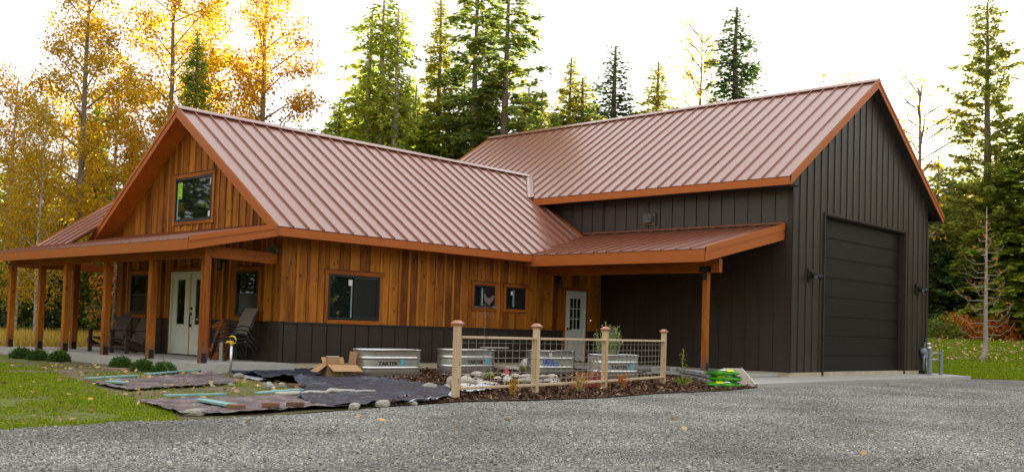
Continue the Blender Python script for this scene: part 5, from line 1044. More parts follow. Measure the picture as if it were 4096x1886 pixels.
def tarp(name, label, px, m, amp, seed, z=GZ+.02, ridge=None, edge=None, res=.05):
    poly = [tuple(G(*q)[:2]) for q in px]; p = np.array(poly); lo, hi = p.min(0)-.05, p.max(0)+.05; nx, ny = int((hi[0]-lo[0])/res)+2, int((hi[1]-lo[1])/res)+2
    bm = bmesh.new(); X = np.linspace(lo[0], hi[0], nx); Y_ = np.linspace(lo[1], hi[1], ny); vs = [[bm.verts.new((x, y, 0)) for x in X] for y in Y_]
    for j in range(ny-1):
        for i in range(nx-1): bm.faces.new((vs[j][i], vs[j][i+1], vs[j+1][i+1], vs[j+1][i]))
    for k in range(len(poly)):
        a_, b_ = Vector((*poly[k], 0)), Vector((*poly[(k+1) % len(poly)], 0)); nr = Vector((-(b_-a_).y, (b_-a_).x, 0))
        if nr.length > 1e-6: bmesh.ops.bisect_plane(bm, geom=bm.verts[:]+bm.edges[:]+bm.faces[:], plane_co=a_, plane_no=nr.normalized())
    fs = bm.faces[:]; c = np.array([f_.calc_center_median()[:2] for f_ in fs]); ins = inpoly(c[:, 0], c[:, 1], poly); bmesh.ops.delete(bm, geom=[f_ for f_, k in zip(fs, ins) if not k], context='FACES')
    g_ = np.random.default_rng(seed); W_ = [(g_.uniform(-1, 1, 2)*g_.uniform(3, 14), g_.uniform(0, 6.28), g_.uniform(.3, 1)) for _ in range(14)]
    for v in bm.verts:
        h = sum(a_*abs(math.sin(kx[0]*v.co.x+kx[1]*v.co.y+ph_)) for kx, ph_, a_ in W_)/9; hh = amp*h
        for q in ridge or []:
            r0, r1, ht, wd_ = q; a_, b_ = np.array(r0[:2]), np.array(r1[:2]); pv = np.array(v.co[:2]); tt = np.clip(((pv-a_)@(b_-a_))/((b_-a_)@(b_-a_)), 0, 1); dd = np.linalg.norm(pv-a_-tt*(b_-a_)); hh += ht*math.exp(-(dd/wd_)**2)*(.7+.3*math.sin(tt*9))
        fr_ = noise.fractal(Vector((v.co.x*2.2+seed, v.co.y*3.6, seed)), .8, 2.2, 4); rd_ = 1-abs(noise.noise(Vector((v.co.x*3.1, v.co.y*5.2+seed*3, 0)))); v.co.z = z+hh+amp*.35*fr_+amp*.8*max(0, rd_-.8)*2
    me = bpy.data.meshes.new(name); bm.to_mesh(me); bm.free(); me.materials.append(m); me.shade_smooth(); o = link(name, me); md = o.modifiers.new('t', 'SOLIDIFY'); md.thickness = .004; tag(o, label, 'tarpaulin')
    if edge:
        mb = MB()
        for (u0, v0), (u1, v1) in zip(edge, edge[1:]):
            a_, b_ = gp3(u0, v0, z), gp3(u1, v1, z); N_ = max(2, int(np.linalg.norm(b_-a_)/.25))
            for q in range(N_):
                p0, p1 = a_+(b_-a_)*q/N_, a_+(b_-a_)*(q+1)/N_; t_ = unit(b_-a_); s_ = np.array([-t_[1], t_[0], 0])*.07; h0, h1 = np.array([0, 0, .012+amp*.8*abs(math.sin(q*1.7+u0))]), np.array([0, 0, .012+amp*.8*abs(math.sin((q+1)*1.7+u0))]); mb.prism([tuple(p0-s_+[0, 0, .0]), tuple(p1-s_+[0, 0, .0]), tuple(p1+s_+h1), tuple(p0+s_+h0)], (0, 0, .008))
        mb.build('silver_edge', M['tarp_silver'], o, fix=False, smooth=False)
    return o
Z6 = lambda x, y: (300+x*.66, 1350+y*.66)
bk = [Z6(*q) for q in [(890, 205), (950, 186), (1040, 192), (1130, 196), (1290, 190), (1470, 205), (1720, 250), (1850, 256), (2050, 285), (2210, 302), (2280, 330), (2250, 380), (2100, 400), (2000, 405), (1820, 418), (1650, 432), (1520, 436), (1400, 405), (1350, 380), (1400, 320), (1300, 285), (1150, 270), (1020, 240)]]
tarp('black_tarpaulin', 'wrinkled black tarpaulin with silver edges spread between the box and the gravel', bk, M['tarp_black'], .06, 1, ridge=[(G(*Z6(1040, 245)), G(*Z6(1330, 292)), .10, .16), (G(*Z6(1240, 262)), G(*Z6(1420, 300)), .09, .2), (G(*Z6(950, 192)), G(*Z6(1290, 195)), .05, .15)], edge=None)
def strip(name, label, px, hmax, seed):
    m = MB(); g_ = np.random.default_rng(seed); P = [gp3(*q) for q in px]; prev = None; L_, R_ = [], []
    for i in range(len(P)-1):
        for k in range(4):
            p = P[i]+(P[i+1]-P[i])*k/4; t_ = unit(P[i+1]-P[i]); s_ = np.array([-t_[1], t_[0], 0]); w_ = .06*g_.uniform(.6, 1.4); L_.append(p-s_*w_+[0, 0, .028]); R_.append(p+s_*w_+[0, 0, .03+hmax*g_.uniform(.2, 1)])
    for i in range(len(L_)-1): m.prism([tuple(L_[i]), tuple(L_[i+1]), tuple(R_[i+1]), tuple(R_[i])], (0, 0, .006))
    return tag(m.build(name, M['tarp_silver'], fix=False), label, 'tarpaulin')
strip('tarpaulin_hem', 'curled silver hem of the black tarpaulin nearest the porch slab', [Z6(900, 208), Z6(960, 184), Z6(1060, 196), Z6(1180, 199), Z6(1290, 190), Z6(1400, 204), Z6(1475, 206)], .05, 1)
strip('tarpaulin_hem', 'silver hem of the black tarpaulin running past the first tank towards the fence', [Z6(1850, 258), Z6(1960, 276), Z6(2080, 292), Z6(2210, 303)], .03, 2)
strip('tarpaulin_hem', 'crumpled silver hem of the black tarpaulin beside the first fence post', [Z6(2275, 340), Z6(2250, 372), Z6(2190, 392), Z6(2100, 400), Z6(2000, 406)], .07, 3)
strip('tarpaulin_hem', 'silver hem with eyelets on the fold of the black tarpaulin', [Z6(1020, 242), Z6(1080, 255), Z6(1150, 270)], .04, 4)
wr = [Z6(*q) for q in [(2330, 345), (2400, 318), (2500, 316), (2540, 328), (2520, 340), (2420, 352), (2360, 358)]]
tarp('tarpaulin_fold', 'crumpled silver fold of tarpaulin lying in the mulch behind the first fence post', wr, M['tarp_silver'], .10, 6, res=.06)
tarp('brown_tarpaulin', 'faded brown tarpaulin under the teal boards beside the lawn', [Z6(*q) for q in [(105, 277), (430, 250), (820, 217), (900, 240), (975, 282), (800, 300), (560, 312), (330, 328), (150, 297)]], M['tarp_brown'], .04, 2)
tarp('brown_tarpaulin', 'faded brown tarpaulin along the edge of the gravel', [Z6(*q) for q in [(385, 398), (540, 392), (900, 377), (1200, 372), (1500, 372), (1800, 378), (1650, 432), (1390, 442), (1130, 466), (900, 475), (650, 480), (540, 445)]], M['tarp_brown'], .045, 3)
# teal boards
def board(label, p0, p1, w_, th, m, cat='board', z=.068, name='teal_board'):
    a_, b_ = gp3(*Z6(*p0)), gp3(*Z6(*p1)); d = b_-a_; o = MB().box(0, float(np.linalg.norm(d[:2])), -w_/2, w_/2, 0, th).build(name, m, bevel=.004); o.location = a_+[0, 0, z]; o.rotation_euler = (0, 0, math.atan2(d[1], d[0])); return tag(o, label, cat)
board('long teal board along the back of the brown tarpaulin, pointing at the shrubs', (65, 276), (375, 255), .095, .028, M['teal']); board('longest teal board, leading from the dwarf pine to the hydrant', (428, 247), (815, 211), .095, .028, M['teal'])
board('short teal offcut at the left end of the brown tarpaulin', (222, 300), (278, 298), .42, .028, M['teal']); board('teal board along the lawn side of the gravel edge tarpaulin', (545, 388), (905, 376), .095, .03, M['teal'])
board('wide pale teal board lying askew on the gravel edge tarpaulin', (765, 414), (975, 455), .15, .03, M['teal']); board('teal board partly under the driftwood pole', (1100, 368), (1370, 345), .095, .028, M['teal'])
# driftwood
a_, b_ = gp3(*Z6(1175, 370)), gp3(*Z6(1812, 352)); g = np.random.default_rng(3); N_ = 14; pts = [a_+(b_-a_)*k/N_+np.array([g.normal(0, .03), g.normal(0, .035), .075+g.normal(0, .014)]) for k in range(N_+1)]
tag(MB().tube(pts, [.02]+[.032+.006*g.normal() for _ in range(N_-1)]+[.026], 9).build('driftwood_pole', M['drift'], smooth=True), 'bleached crooked driftwood pole lying across the tarpaulins', 'driftwood')
# bricks
for u0, v0, lab in ((987, 459, 'brown brick at the end of the wide teal board'), (1198, 446, 'brown brick on the gravel edge, middle of the three'), (1348, 442, 'brown brick on the gravel edge, rightmost of the three'), (1338, 318, 'brown brick on the fold of the black tarpaulin')):
    o = MB().box(-.105, .105, -.05, .05, 0, .06).build('brick', M['brick'], bevel=.008); o.location = gp3(*Z6(u0, v0+4))+[0, .05, .055]; o.rotation_euler = (0, 0, AX+.15*(u0 % 3-1)+.1); tag(o, lab, 'brick')
# rocks
ROCK = []
for k in range(7):
    bm = bmesh.new(); bmesh.ops.create_icosphere(bm, subdivisions=2, radius=1); g = np.random.default_rng(90+k); cuts = [(unit(g.normal(0, 1, 3)), g.uniform(.62, .95)) for _ in range(9)]
    for v in bm.verts:
        p = np.array(v.co)*(1+g.normal(0, .03))
        for n_, d_ in cuts:
            e = p@n_-d_
            if e > 0: p = p-n_*e*.9
        v.co = p
    me = bpy.data.meshes.new('rock'); bm.to_mesh(me); bm.free(); ROCK.append(me)
ROCKP = [me.copy() for me in ROCK]
for me in ROCK: me.materials.append(M['rock'])
for me in ROCKP: me.materials.append(M['palerock'])
rk = [0]
def rock(u, v, wpx, hpx, label=None, group=None, pale=False, dz=0):
    p = gp3(u, v); k_ = float((p-CAM)@FW)/FPX; i = rk[0]; rk[0] += 1; o = link('rock', (ROCKP if pale else ROCK)[i % 7]); wd_, ht = wpx*k_/2*1.4, hpx*k_*.85
    o.scale = (wd_*1.1, wd_*.8, ht); o.location = p+np.array([FH[0], FH[1], 0])*wd_*.5+[0, 0, ht*.6+dz]; o.rotation_euler = (rng.uniform(-.15, .15), rng.uniform(-.15, .15), AX+rng.uniform(-.5, .5)); return tag(o, label or 'grey stone', 'rock', group)
def R6(x0, x1, y0, y1, lab=None, gr=None, pale=False): u, v = Z6((x0+x1)/2, y1); return rock(u, v, (x1-x0)*.66, (y1-y0)*.66, lab, gr, pale)
R6(668, 765, 440, 478, 'largest grey stone, at the left front corner of the gravel edge tarpaulin'); R6(683, 730, 405, 427, 'round grey stone in the middle of the gravel edge tarpaulin, left part'); R6(1062, 1106, 395, 412, 'flat stone on the gravel edge tarpaulin below the driftwood tip')
R6(1200, 1228, 403, 426, 'small upright stone on the gravel edge tarpaulin'); R6(1660, 1718, 403, 437, 'big round stone where the black and brown tarpaulins meet'); R6(1748, 1782, 392, 410, 'left small stone of the pair beside the largest right hand stone'); R6(1788, 1822, 392, 413, 'right small stone of the pair beside the largest right hand stone')
R6(1828, 1896, 386, 420, 'largest stone on the front edge of the black tarpaulin'); R6(2022, 2066, 384, 404, 'brownish stone on the front hem of the black tarpaulin'); R6(1990, 2026, 350, 378, 'lone upright stone on the black tarpaulin, left of the first fence post'); R6(2112, 2182, 283, 318, 'big stone on the silver hem beside the first fence post'); R6(2228, 2268, 288, 312, 'stone touching the left side of the first fence post')
R6(1698, 1734, 273, 288, 'brown stone on the black tarpaulin in front of the first tank'); R6(1935, 1972, 288, 303, 'flat stone on the silver hem right of the first tank'); R6(848, 876, 380, 395, 'small stone beside the teal board at the lawn'); R6(962, 1012, 220, 245, 'stone at the foot of the yellow hydrant')
gA = 'stones heaped at the fold of the black tarpaulin'
for q in ((1130, 1160, 280, 315), (1155, 1195, 276, 306), (1190, 1216, 315, 346), (1232, 1262, 275, 300), (1172, 1205, 290, 312)): R6(*q, 'grey stone in the heap at the fold of the black tarpaulin', gA)
gB = 'stones along the foot of the porch slab'
for q in ((890, 914, 180, 200), (1028, 1066, 176, 200), (1062, 1090, 184, 200), (1148, 1196, 176, 201), (1110, 1140, 186, 202)): R6(*q, 'pale stone lying against the foot of the porch slab', gB, True)
gC = 'small stones on the brown tarpaulin by the lawn'
for q in ((738, 770, 216, 230), (772, 800, 208, 221), (820, 842, 246, 258), (845, 882, 248, 259), (818, 840, 288, 301), (930, 960, 278, 292), (335, 370, 252, 266), (380, 412, 254, 266)): R6(*q, 'small stone resting on the brown tarpaulin by the lawn', gC)
for q, lab in (((492, 540, 404, 420), 'dark flat stone beside the largest grey stone'), ((410, 460, 298, 312), 'reddish stone at the front of the lawn tarpaulin')): R6(*q, lab)
Z7 = lambda x, y: (1700+x*.5435, 1200+y*.5435)
gD = 'rounded rocks of the pile behind the wire fence'; g = np.random.default_rng(8)
pile = [(270, 345, 570, 620), (298, 378, 592, 625), (355, 440, 535, 570), (420, 452, 540, 566), (345, 410, 575, 600), (290, 345, 545, 565), (400, 470, 600, 632), (255, 330, 615, 635), (460, 555, 612, 632), (640, 705, 548, 578), (670, 770, 584, 618), (705, 785, 550, 580), (735, 785, 570, 598), (165, 200, 572, 620), (375, 430, 590, 620), (450, 500, 540, 585), (600, 650, 572, 600), (845, 905, 555, 580), (905, 965, 550, 585), (880, 975, 580, 610), (840, 885, 590, 614), (930, 985, 596, 615), (565, 610, 545, 570), (515, 560, 565, 592)]
for x0, x1, y0, y1 in pile:
    u, v = Z7((x0+x1)/2, y1); pl_ = g.random() < .65; rock(u, v, (x1-x0)*.5435, (y1-y0)*.5435, ('large' if x1-x0 > 72 else 'small' if x1-x0 < 52 else 'mid sized')+(' buff' if pl_ else ' grey')+' rock '+('at the left end' if x0 < 300 else 'left of the middle' if x0 < 440 else 'in the middle' if x0 < 600 else 'near the second post' if x0 < 790 else 'beyond the second post')+' of the rock pile behind the fence', gD, pl_)
u, v = Z7(742, 540); rock(u, v, 38, 46, 'pale standing rock behind the pile, left of the second fence post', None, True); u, v = Z7(640, 520); rock(u, v, 75, 16, 'long low flat rock behind the pile, left of the standing rock', None, True); u, v = Z7(35, 660); rock(u, v, 40, 22, 'dark stone at the left foot of the first fence post'); u, v = Z7(150, 652); rock(u, v, 24, 13, 'small pale stone left of the first fence post', None, True)
# garden gnome
t = thing('garden_gnome', 'little garden gnome with a red cap among the rocks behind the fence', 'gnome', gp3(*Z7(600, 612)), AX-1.2); MB().lathe([(.06, 0), (.075, .03), (.07, .10), (.045, .15)], 12).build('body', M['white2'], t, smooth=True); MB().lathe([(.01, .14), (.045, .16), (.05, .19), (.03, .225)], 12).build('head', M['skin'], t, smooth=True); MB().lathe([(.055, .205), (.045, .23), (.015, .30), (.004, .32)], 12).build('cap', M['red'], t, smooth=True); MB().lathe([(.005, .07), (.04, .12), (.045, .165), (.01, .18)], 10, (.03, 0), .7, .9).build('beard', M['white2'], t, smooth=True)
# terracotta pots and tray
def pot(u, v, s_, lab): t = thing('flower_pot', lab, 'flower pot', gp3(u, v)); MB().lathe([(.09*s_, 0), (.125*s_, .16*s_), (.14*s_, .165*s_), (.145*s_, .21*s_), (.128*s_, .21*s_), (.12*s_, .17*s_)], 20).build('pot', M['terracotta'], t, smooth=False); MB().lathe([(.118*s_, .165*s_), (.05, .17*s_)], 16).build('soil', m_mulch, t); return t
pot(2338, 1541, 1.25, 'terracotta pot on the left of the pair behind the second fence panel'); t = pot(2388, 1538, 1.2, 'terracotta pot with grey dried stalks against the third fence post')
m = MB(); g = np.random.default_rng(2); [m.tube([(g.normal(0, .04), g.normal(0, .04), .2), (g.normal(-.05, .1), g.normal(0, .08), .32), (g.normal(-.1, .16), g.normal(0, .1), g.uniform(.4, .62))], .006, 4, cap=False) for _ in range(16)]; m.build('dried_stalk', M['twig'], t, fix=False)
o = MB().box(-.42, .42, -.13, .13, 0, .15).build('planter_box', M['terracotta'], bevel=.01); o.location = gp3(2370, 1556)+[.05, .2, 0]; o.rotation_euler = (0, 0, fang+.02); tag(o, 'long low terracotta planter box below the pots at the third fence post', 'planter')
# perennials in the mulch
for k, (x0, y0, h_, w_, lm, lab) in enumerate([(640, 718, .36, .13, 'amber', 'orange tinged perennial in the mulch left of the second fence post'), (1135, 680, .40, .15, 'straw', 'yellow perennial in the mulch before the terracotta pots'), (1455, 662, .36, .14, 'rust', 'reddish green perennial in front of the third fence panel'), (1410, 590, .32, .16, 'fir', 'dark green perennial in front of the planted tank'), (1890, 640, .26, .18, 'grass', 'low grassy tuft with a tall seed stalk beside the stone edging'), (480, 588, .22, .16, 'grass', 'green tuft among the rocks behind the fence'), (725, 545, .2, .14, 'grass', 'green tuft left of the second fence post')]):
    t = thing('perennial', lab, 'plant', gp3(*Z7(x0, y0))); g = np.random.default_rng(30+k); m = MB(); P = []
    for q in range(12):
        e = np.array([g.normal(0, w_*.6), g.normal(0, w_*.6), h_*g.uniform(.55, 1)]); m.tube([(e[0]*.2, e[1]*.2, 0), (e[0]*.5, e[1]*.5, e[2]*.5), e], .004, 3, cap=False)
        for s_ in g.uniform(.15, 1, 14): P.append(e*np.array([s_, s_, s_])+g.normal(0, .012, 3))
    if k == 4: m.tube([(0, 0, 0), (0, 0, .35), (.03, 0, .78)], .006, 4); P += [np.array([.03*s_, 0, .78*s_])+g.normal(0, .03, 3) for s_ in g.uniform(.45, 1, 40)]
    P = np.array(P); A = unit(g.normal(0, .6, P.shape)+[0, 0, .6])*.055; m.build('stem', M['twig'], t, fix=False); link('leaves', qmesh('leaves', quads(P, A, unit(np.cross(A, g.normal(0, 1, P.shape)))*.012), LEAF[lm]), t)
# low stone edging of the patio
t = thing('stone_edging', 'low curved edging of two courses of tumbled grey blocks before the patio', 'wall', gp3(2700, 1500)); o0 = np.array(t.location); ctrl = [gp3(2575, 1503), gp3(2640, 1503), gp3(2720, 1511), gp3(2790, 1523), gp3(2850, 1538)]
cl = []; 
for a_, b_ in zip(ctrl, ctrl[1:]): cl += [a_+(b_-a_)*s_ for s_ in np.linspace(0, 1, 30, endpoint=False)]
cl = np.array(cl+[ctrl[-1]]); dist = np.concatenate([[0], np.cumsum(np.linalg.norm(np.diff(cl, axis=0), axis=1))])
g = np.random.default_rng(12)
for c_ in range(2):
    s0 = -.15*c_
    while s0 < dist[-1]:
        ln = g.uniform(.24, .36); mid = np.clip(s0+ln/2, 0, dist[-1]); p = np.array([np.interp(mid, dist, cl[:, k]) for k in range(3)]); q = np.array([np.interp(min(mid+.1, dist[-1]), dist, cl[:, k]) for k in range(3)]); q0 = np.array([np.interp(max(mid-.1, 0), dist, cl[:, k]) for k in range(3)]); d = q-q0
        o = MB().box(-ln/2+.008, ln/2-.008, -.10, .10, .005, .125).build('block', M['block'], t, bevel=.022); o.location = p-o0+[0, 0, c_*.132]; o.rotation_euler = (g.normal(0, .02), g.normal(0, .015), math.atan2(d[1], d[0])+g.normal(0, .03)); s0 += ln
# bags and the leaning board
def sack(label, u, v, z, rz, flip):
    p = gp3(u, v)+[0, 0, z]; t = thing('mulch_bag', label, 'bag', p, rz, 'green mulch bags stacked at the edge of the gravel'); bm = bmesh.new(); N_ = 14; M_ = 9; top = {}; a_, b_, h_ = .36, .20, .065
    def P(i, j, s_):
        x, y = (i/(N_-1)*2-1), (j/(M_-1)*2-1); e = max(0, (1-abs(x)**3.2)*(1-abs(y)**2.6))**.5; return (x*a_*(1-.04*abs(y)), y*b_*(1-.03*abs(x)), h_*(1+s_*e)+.012*math.sin(i*1.9+j)*e*s_ - (.0 if s_ < 0 else 0))
    G_ = [[[bm.verts.new(P(i, j, s_)) for i in range(N_)] for j in range(M_)] for s_ in (1, -1)]
    for q, s_ in ((0, 1), (1, -1)):
        for j in range(M_-1):
            for i in range(N_-1): f_ = (G_[q][j][i], G_[q][j][i+1], G_[q][j+1][i+1], G_[q][j+1][i]); bm.faces.new(f_ if s_ > 0 else f_[::-1])
    bmesh.ops.remove_doubles(bm, verts=bm.verts, dist=.002); me = bpy.data.meshes.new('sack'); bm.to_mesh(me); bm.free(); me.materials.append(M['bag']); me.shade_smooth(); link('sack', me, t)
    def patch(name, x0, x1, y0, y1, m):
        nn = 6; mb = MB(); V = [[None]*(nn+1) for _ in range(nn+1)]
        for j in range(nn+1):
            for i in range(nn+1):
                x, y = x0+(x1-x0)*i/nn, y0+(y1-y0)*j/nn; e = max(0, (1-abs(x)**3.2)*(1-abs(y)**2.6))**.5; mb.v.append((x*a_*(1-.04*abs(y)), y*b_*(1-.03*abs(x)), h_*(1+e)+.016)); 
        for j in range(nn):
            for i in range(nn): q = j*(nn+1)+i; mb.f.append((q, q+1, q+nn+2, q+nn+1))
        mb.build(name, m, t, fix=False, smooth=True)
    patch('dark_print', .45*flip, .97*flip, -.9, .2, M['bagdark']); patch('yellow_print', -.55*flip, -.1*flip, -.95, -.2, M['bagyellow']); patch('white_print', -.05*flip, .3*flip, -.85, -.4, M['bagwhite']); return t
sack('green mulch bag at the bottom of the stack of three', 2893, 1550, .0, AX+.05, 1); sack('green mulch bag in the middle of the stack of three', 2898, 1549, .125, AX+.0, 1); sack('green mulch bag on top of the stack of three, skewed', 2888, 1549, .25, AX+.22, -1)
p = gp3(2990, 1549); t = thing('leaning_trough', 'weathered beige trough board leaning against the green bags', 'board', p)
aa, bb = gp3(3030, 1547), gp3(2965, 1548); e1 = (gp3(2930, 1540)+[0, 0, .36])-aa
A0, A1 = aa-p, bb-p; Bv = np.array([-.25, .15, .40]); 
m = MB(); q = [A1+[0, 0, .01], A0+[0, 0, .01], A0*.15+A1*.85+Bv+[.22, -.12, .0], A1*1.0+Bv+[-.18, .05, .0]]; m.prism([tuple(x) for x in q], (.012, .02, .008)); m.build('panel', M['beige'], t)
m = MB(); m.prism([tuple(q[1]), tuple(q[2]), tuple(q[2]+np.array([.05, .05, .03])), tuple(q[1]+np.array([.07, .05, .03]))], (.0, .004, .012)); m.build('rim', M['white'], t)
# gas meter and guard posts
p = gp3(3697, 1500, -.17); t = thing('gas_meter', 'grey gas meter with pipes at the right corner of the garage', 'meter', p, 0); k_ = float((p-CAM)@FW)/FPX; Hm = lambda v: (1498-v)*k_
rx = np.array([RH[0], RH[1], 0])*k_
def at(u, v, d=0): return tuple(rx*(u-3697)+[0, 0, Hm(v)]+np.array([-FH[0], -FH[1], 0])*d)
m = MB(); m.tube([at(3694, 1498), at(3695, 1440), at(3696, 1400)], .028, 8); m.tube([at(3697, 1390), at(3699, 1366), at(3703, 1362)], .03, 8); m.tube([at(3707, 1430, -.05), at(3708, 1495, -.05)], .022, 8); m.build('pipe', M['steeldark'], t, smooth=True)
m = MB(); b0, b1 = at(3691, 1431), at(3725, 1431); w_ = np.array([FH[0], FH[1], 0])*.2; q = [np.array(b0), np.array(b1), np.array(b1)+w_, np.array(b0)+w_]; m.prism([tuple(x) for x in q], (0, 0, Hm(1390)-Hm(1431))); m.build('meter_body', M['gaspaint'], t, bevel=.03)
m = MB(); c_ = at(3713, 1392); m.lathe([(.10, c_[2]), (.10, c_[2]+.05), (.05, c_[2]+.09)], 14, (c_[0], c_[1])); c_ = at(3711, 1372); m.lathe([(.03, c_[2]-.13), (.03, c_[2]-.04), (.085, c_[2]-.03), (.085, c_[2]+.02), (.04, c_[2]+.04)], 14, (c_[0], c_[1])); m.build('regulator', M['steel'], t, smooth=True)
m = MB(); c_ = at(3697, 1352, .05); m.lathe([(.04, c_[2]-.1), (.06, c_[2]-.05), (.03, c_[2]+.02)], 8, (c_[0], c_[1])); m.tube([at(3690, 1354, .05), at(3703, 1356, .05)], .018, 6); m.build('valve', M['blackmetal'], t)
m = MB(); c_ = at(3693, 1400); m.lathe([(.085, c_[2]-.1), (.11, c_[2]-.02), (.11, c_[2]+.03), (.07, c_[2]+.09)], 12, (c_[0], c_[1])); m.build('gauge', M['gaspaint'], t, smooth=True)
MB().box(-.14, .06, -.06, .12, -.02, .16).build('plug', M['black'], t)
b0, b1 = gp3(3719, 1503, -.16), gp3(3763, 1502, -.16); t = thing('pipe_guard', 'grey steel pipe guard of two posts and two rails before the gas meter', 'guard rail', b0); k_ = float((b0-CAM)@FW)/FPX; hh = (1503-1399)*k_; d = b1-b0
for q in (np.zeros(3), d): o = MB().lathe([(.062, -.05), (.062, hh), (.055, hh+.01), (.02, hh+.015)], 14).build('post', M['bollard'], t, smooth=False); o.location = q
for z in (hh*.88, hh*.63): MB().tube([(0, 0, z), tuple(d+[0, 0, z])], .03, 8).build('rail', M['steeldark'], t, smooth=True)
# hanging basket wreath at the beam, wind chime
t = thing('hanging_wreath', 'grey green dried wreath hanging at the house end of the porch beam', 'wreath', (-.17, .17, 2.40)); link('foliage', leafy('foliage', 260, .14, .16, 71, .09, leafmat('dried_wreath', (.05, .06, .04), (.16, .17, .12), .2), .2), t); MB().tube([(.13*math.cos(q*.5), 0, .05+.13*math.sin(q*.5)) for q in range(13)], .012, 5).build('ring', M['twig'], t)
t = thing('wind_chime', 'black triangular hanger on the siding left of the front door', 'wind chime', (-.04, 5.32, 2.12)); MB().tube([(0, .09, 0), (0, 0, .28), (0, -.09, 0)], .012, 5).build('frame', M['blackmetal'], t); MB().tube([(0, 0, -.30), (0, 0, .22)], .006, 4).tube([(0, .05, -.22), (0, .05, .12)], .006, 4).build('chime', M['blackmetal'], t)
# ------------------------------------------------------------------ loose ground cover
def instances(name, poly, z, n, r0, r1, m, seed, flatten=.55, sub=1, label=None):
    """stones scattered over a patch: real instanced geometry made with nodes"""
    o = flat(name, m, poly, z); ng = bpy.data.node_groups.new(name, 'GeometryNodeTree'); ng.interface.new_socket('Geometry', in_out='INPUT', socket_type='NodeSocketGeometry'); ng.interface.new_socket('Geometry', in_out='OUTPUT', socket_type='NodeSocketGeometry')
    N_ = ng.nodes; L_ = ng.links.new; gi = N_.new('NodeGroupInput'); go_ = N_.new('NodeGroupOutput'); p = np.array([q[:2] for q in poly]); x, y = p[:, 0], p[:, 1]; area = abs(np.sum(x*np.roll(y, -1)-y*np.roll(x, -1)))/2
    dp = N_.new('GeometryNodeDistributePointsOnFaces'); dp.inputs['Density'].default_value = n/area; dp.inputs['Seed'].default_value = seed; L_(gi.outputs[0], dp.inputs['Mesh'])
    ico = N_.new('GeometryNodeMeshIcoSphere'); ico.inputs['Radius'].default_value = 1; ico.inputs['Subdivisions'].default_value = sub
    sp = N_.new('GeometryNodeSetPosition'); nz = N_.new('ShaderNodeTexNoise'); nz.inputs['Scale'].default_value = 1.1; sb = N_.new('ShaderNodeVectorMath'); sb.operation = 'SUBTRACT'; sb.inputs[1].default_value = (.5, .5, .5); L_(nz.outputs['Color'], sb.inputs[0]); L_(ico.outputs[0], sp.inputs['Geometry']); L_(sb.outputs[0], sp.inputs['Offset'])
    sm = N_.new('GeometryNodeSetMaterial'); sm.inputs['Material'].default_value = m; L_(sp.outputs[0], sm.inputs['Geometry'])
    ip = N_.new('GeometryNodeInstanceOnPoints'); L_(dp.outputs['Points'], ip.inputs['Points']); L_(sm.outputs[0], ip.inputs['Instance'])
    rv = N_.new('FunctionNodeRandomValue'); rv.data_type = 'FLOAT_VECTOR'; rv.inputs['Min'].default_value = (0, 0, 0); rv.inputs['Max'].default_value = (6.28, 6.28, 6.28); L_(rv.outputs['Value'], ip.inputs['Rotation'])
    rs = N_.new('FunctionNodeRandomValue'); rs.data_type = 'FLOAT_VECTOR'; rs.inputs['Min'].default_value = (r0, r0, r0*flatten); rs.inputs['Max'].default_value = (r1, r1, r1*flatten); rs.inputs['Seed'].default_value = 5; L_(rs.outputs['Value'], ip.inputs['Scale'])
    L_(ip.outputs[0], go_.inputs[0]); md = o.modifiers.new('scatter', 'NODES'); md.node_group = ng; return tag(o, label, 'gravel' if 'gravel' in name else 'chips', kind='stuff')
def stonemat(name, cols):
    cols = [KK(c_, 1.62) for c_ in cols]
    m = bpy.data.materials.new(name); m.use_nodes = True; n = m.node_tree; b = n.nodes['Principled BSDF']; b.inputs['Roughness'].default_value = .9; oi = n.nodes.new('ShaderNodeObjectInfo'); r = n.nodes.new('ShaderNodeValToRGB'); r.color_ramp.interpolation = 'LINEAR'
    r.color_ramp.elements[0].color = (*cols[0], 1); r.color_ramp.elements[1].color = (*cols[-1], 1)
    for i, c_ in enumerate(cols[1:-1]): e = r.color_ramp.elements.new((i+1)/(len(cols)-1)); e.color = (*c_, 1)
    n.links.new(oi.outputs['Random'], r.inputs[0])
    nz = n.nodes.new('ShaderNodeTexNoise'); nz.inputs['Scale'].default_value = .55; nz.inputs['Detail'].default_value = 4; n.links.new(oi.outputs['Location'], nz.inputs['Vector'])      # dustier and cleaner patches of the drive
    mr = n.nodes.new('ShaderNodeMapRange'); mr.inputs['From Min'].default_value = .3; mr.inputs['From Max'].default_value = .7; mr.inputs['To Min'].default_value = .70; mr.inputs['To Max'].default_value = 1.25; n.links.new(nz.outputs['Fac'], mr.inputs['Value'])
    h = n.nodes.new('ShaderNodeHueSaturation'); n.links.new(mr.outputs[0], h.inputs['Value']); n.links.new(r.outputs[0], h.inputs['Color']); n.links.new(h.outputs[0], b.inputs['Base Color']); return m
m_stone = stonemat('gravel_stone', [(.05, .05, .05), (.13, .128, .124), (.20, .195, .182), (.12, .116, .108), (.28, .27, .25), (.17, .162, .148), (.44, .425, .395)])
near = [tuple(G(*q)[:2]) for q in [(-200, 2000), (-200, 1712), (0, 1699), (150, 1696), (300, 1684), (400, 1678), (480, 1668), (600, 1672), (730, 1670), (1100, 1657), (1500, 1640), (2000, 1636), (3000, 1632), (4300, 1640), (4300, 2000)]]
instances('gravel_stones', near, GZ-.010, 230000, .006, .0155, m_stone, 1, label='loose grey crushed gravel of the near drive')
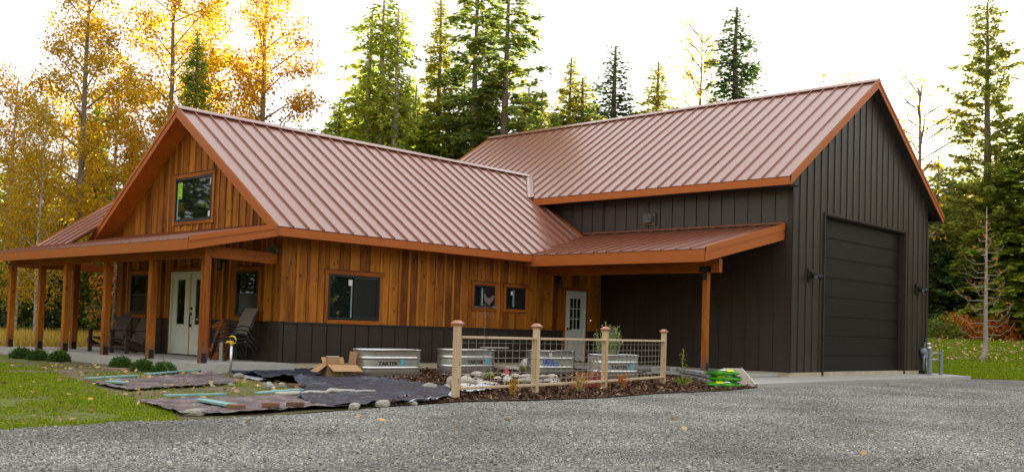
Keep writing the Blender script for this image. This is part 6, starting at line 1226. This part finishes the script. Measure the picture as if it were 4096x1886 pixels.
far_ = [tuple(G(*q)[:2]) for q in [(1100, 1663), (1500, 1630), (1836, 1608), (2135, 1602), (2406, 1592), (2624, 1576), (2896, 1566), (3032, 1551), (3885, 1516), (4250, 1526), (4250, 1640), (3000, 1631), (2000, 1635), (1500, 1639)]]
instances('gravel_stones', far_, GZ-.010, 130000, .008, .020, m_stone, 2, label='loose grey crushed gravel of the far drive')
instances('gravel_stones', near, GZ-.008, 5000, .014, .026, m_stone, 3, label='scattered bigger stones among the near gravel')
def chips(name, poly, n, s0, s1, m, z, seed, label, cat, tilt=.5, wide=.35):
    g_ = np.random.default_rng(seed); p = scatter(poly, n); P = np.stack([p[:, 0], p[:, 1], np.full(n, z)+g_.uniform(0, .03, n)], 1); A = unit(np.concatenate([g_.normal(0, 1, (n, 2)), g_.normal(0, tilt, (n, 1))], 1))*g_.uniform(s0, s1, (n, 1)); B = unit(np.cross(A, g_.normal(0, .5, (n, 3))+[0, 0, 1]))*np.linalg.norm(A, axis=1, keepdims=True)*wide*g_.uniform(.6, 1.2, (n, 1))
    return tag(link(name, qmesh(name, quads(P, A, B), m)), label, cat, kind='stuff')
chips('bark_chips', mulch, 42000, .03, .09, LEAF['chip'], GZ+.008, 5, 'dark bark chips of the mulch bed', 'mulch')
chips('fallen_leaves', lp+[], 110, .05, .10, LEAF['litter'], GZ+.04, 6, 'fallen autumn leaves on the front lawn', 'leaves', .3, .4); chips('fallen_leaves', mp_, 300, .06, .12, LEAF['litter'], GZ+.02, 7, 'fallen leaves between the tarpaulins', 'leaves', .3, .4)
chips('fallen_leaves', near, 16, .08, .14, LEAF['litter'], GZ+.01, 8, 'a few fallen leaves on the near gravel', 'leaves', .2, .4); chips('fallen_leaves', mulch, 110, .05, .11, LEAF['litter'], GZ+.03, 9, 'fallen leaves on the mulch bed', 'leaves', .3, .4)
g = np.random.default_rng(31); n = 900; s_ = g.uniform(44, 58, n)**1.0; w_ = g.uniform(.41, .60, n)*s_; P = np.stack([CAM[0]+FH[0]*s_+RH[0]*w_, CAM[1]+FH[1]*s_+RH[1]*w_], 1); P = np.column_stack([P, terrain(P[:, 0], P[:, 1])+.12]); A = unit(np.column_stack([g.normal(0, 1, (n, 2)), g.normal(0, .4, n)]))*g.uniform(.12, .24, (n, 1)); tag(link('fallen_leaves', qmesh('fallen_leaves', quads(P, A, unit(np.cross(A, g.normal(0, .5, (n, 3))+[0, 0, 1]))*.05), LEAF['litter'])), 'fallen leaves on the bank below the road', 'leaves', kind='stuff')
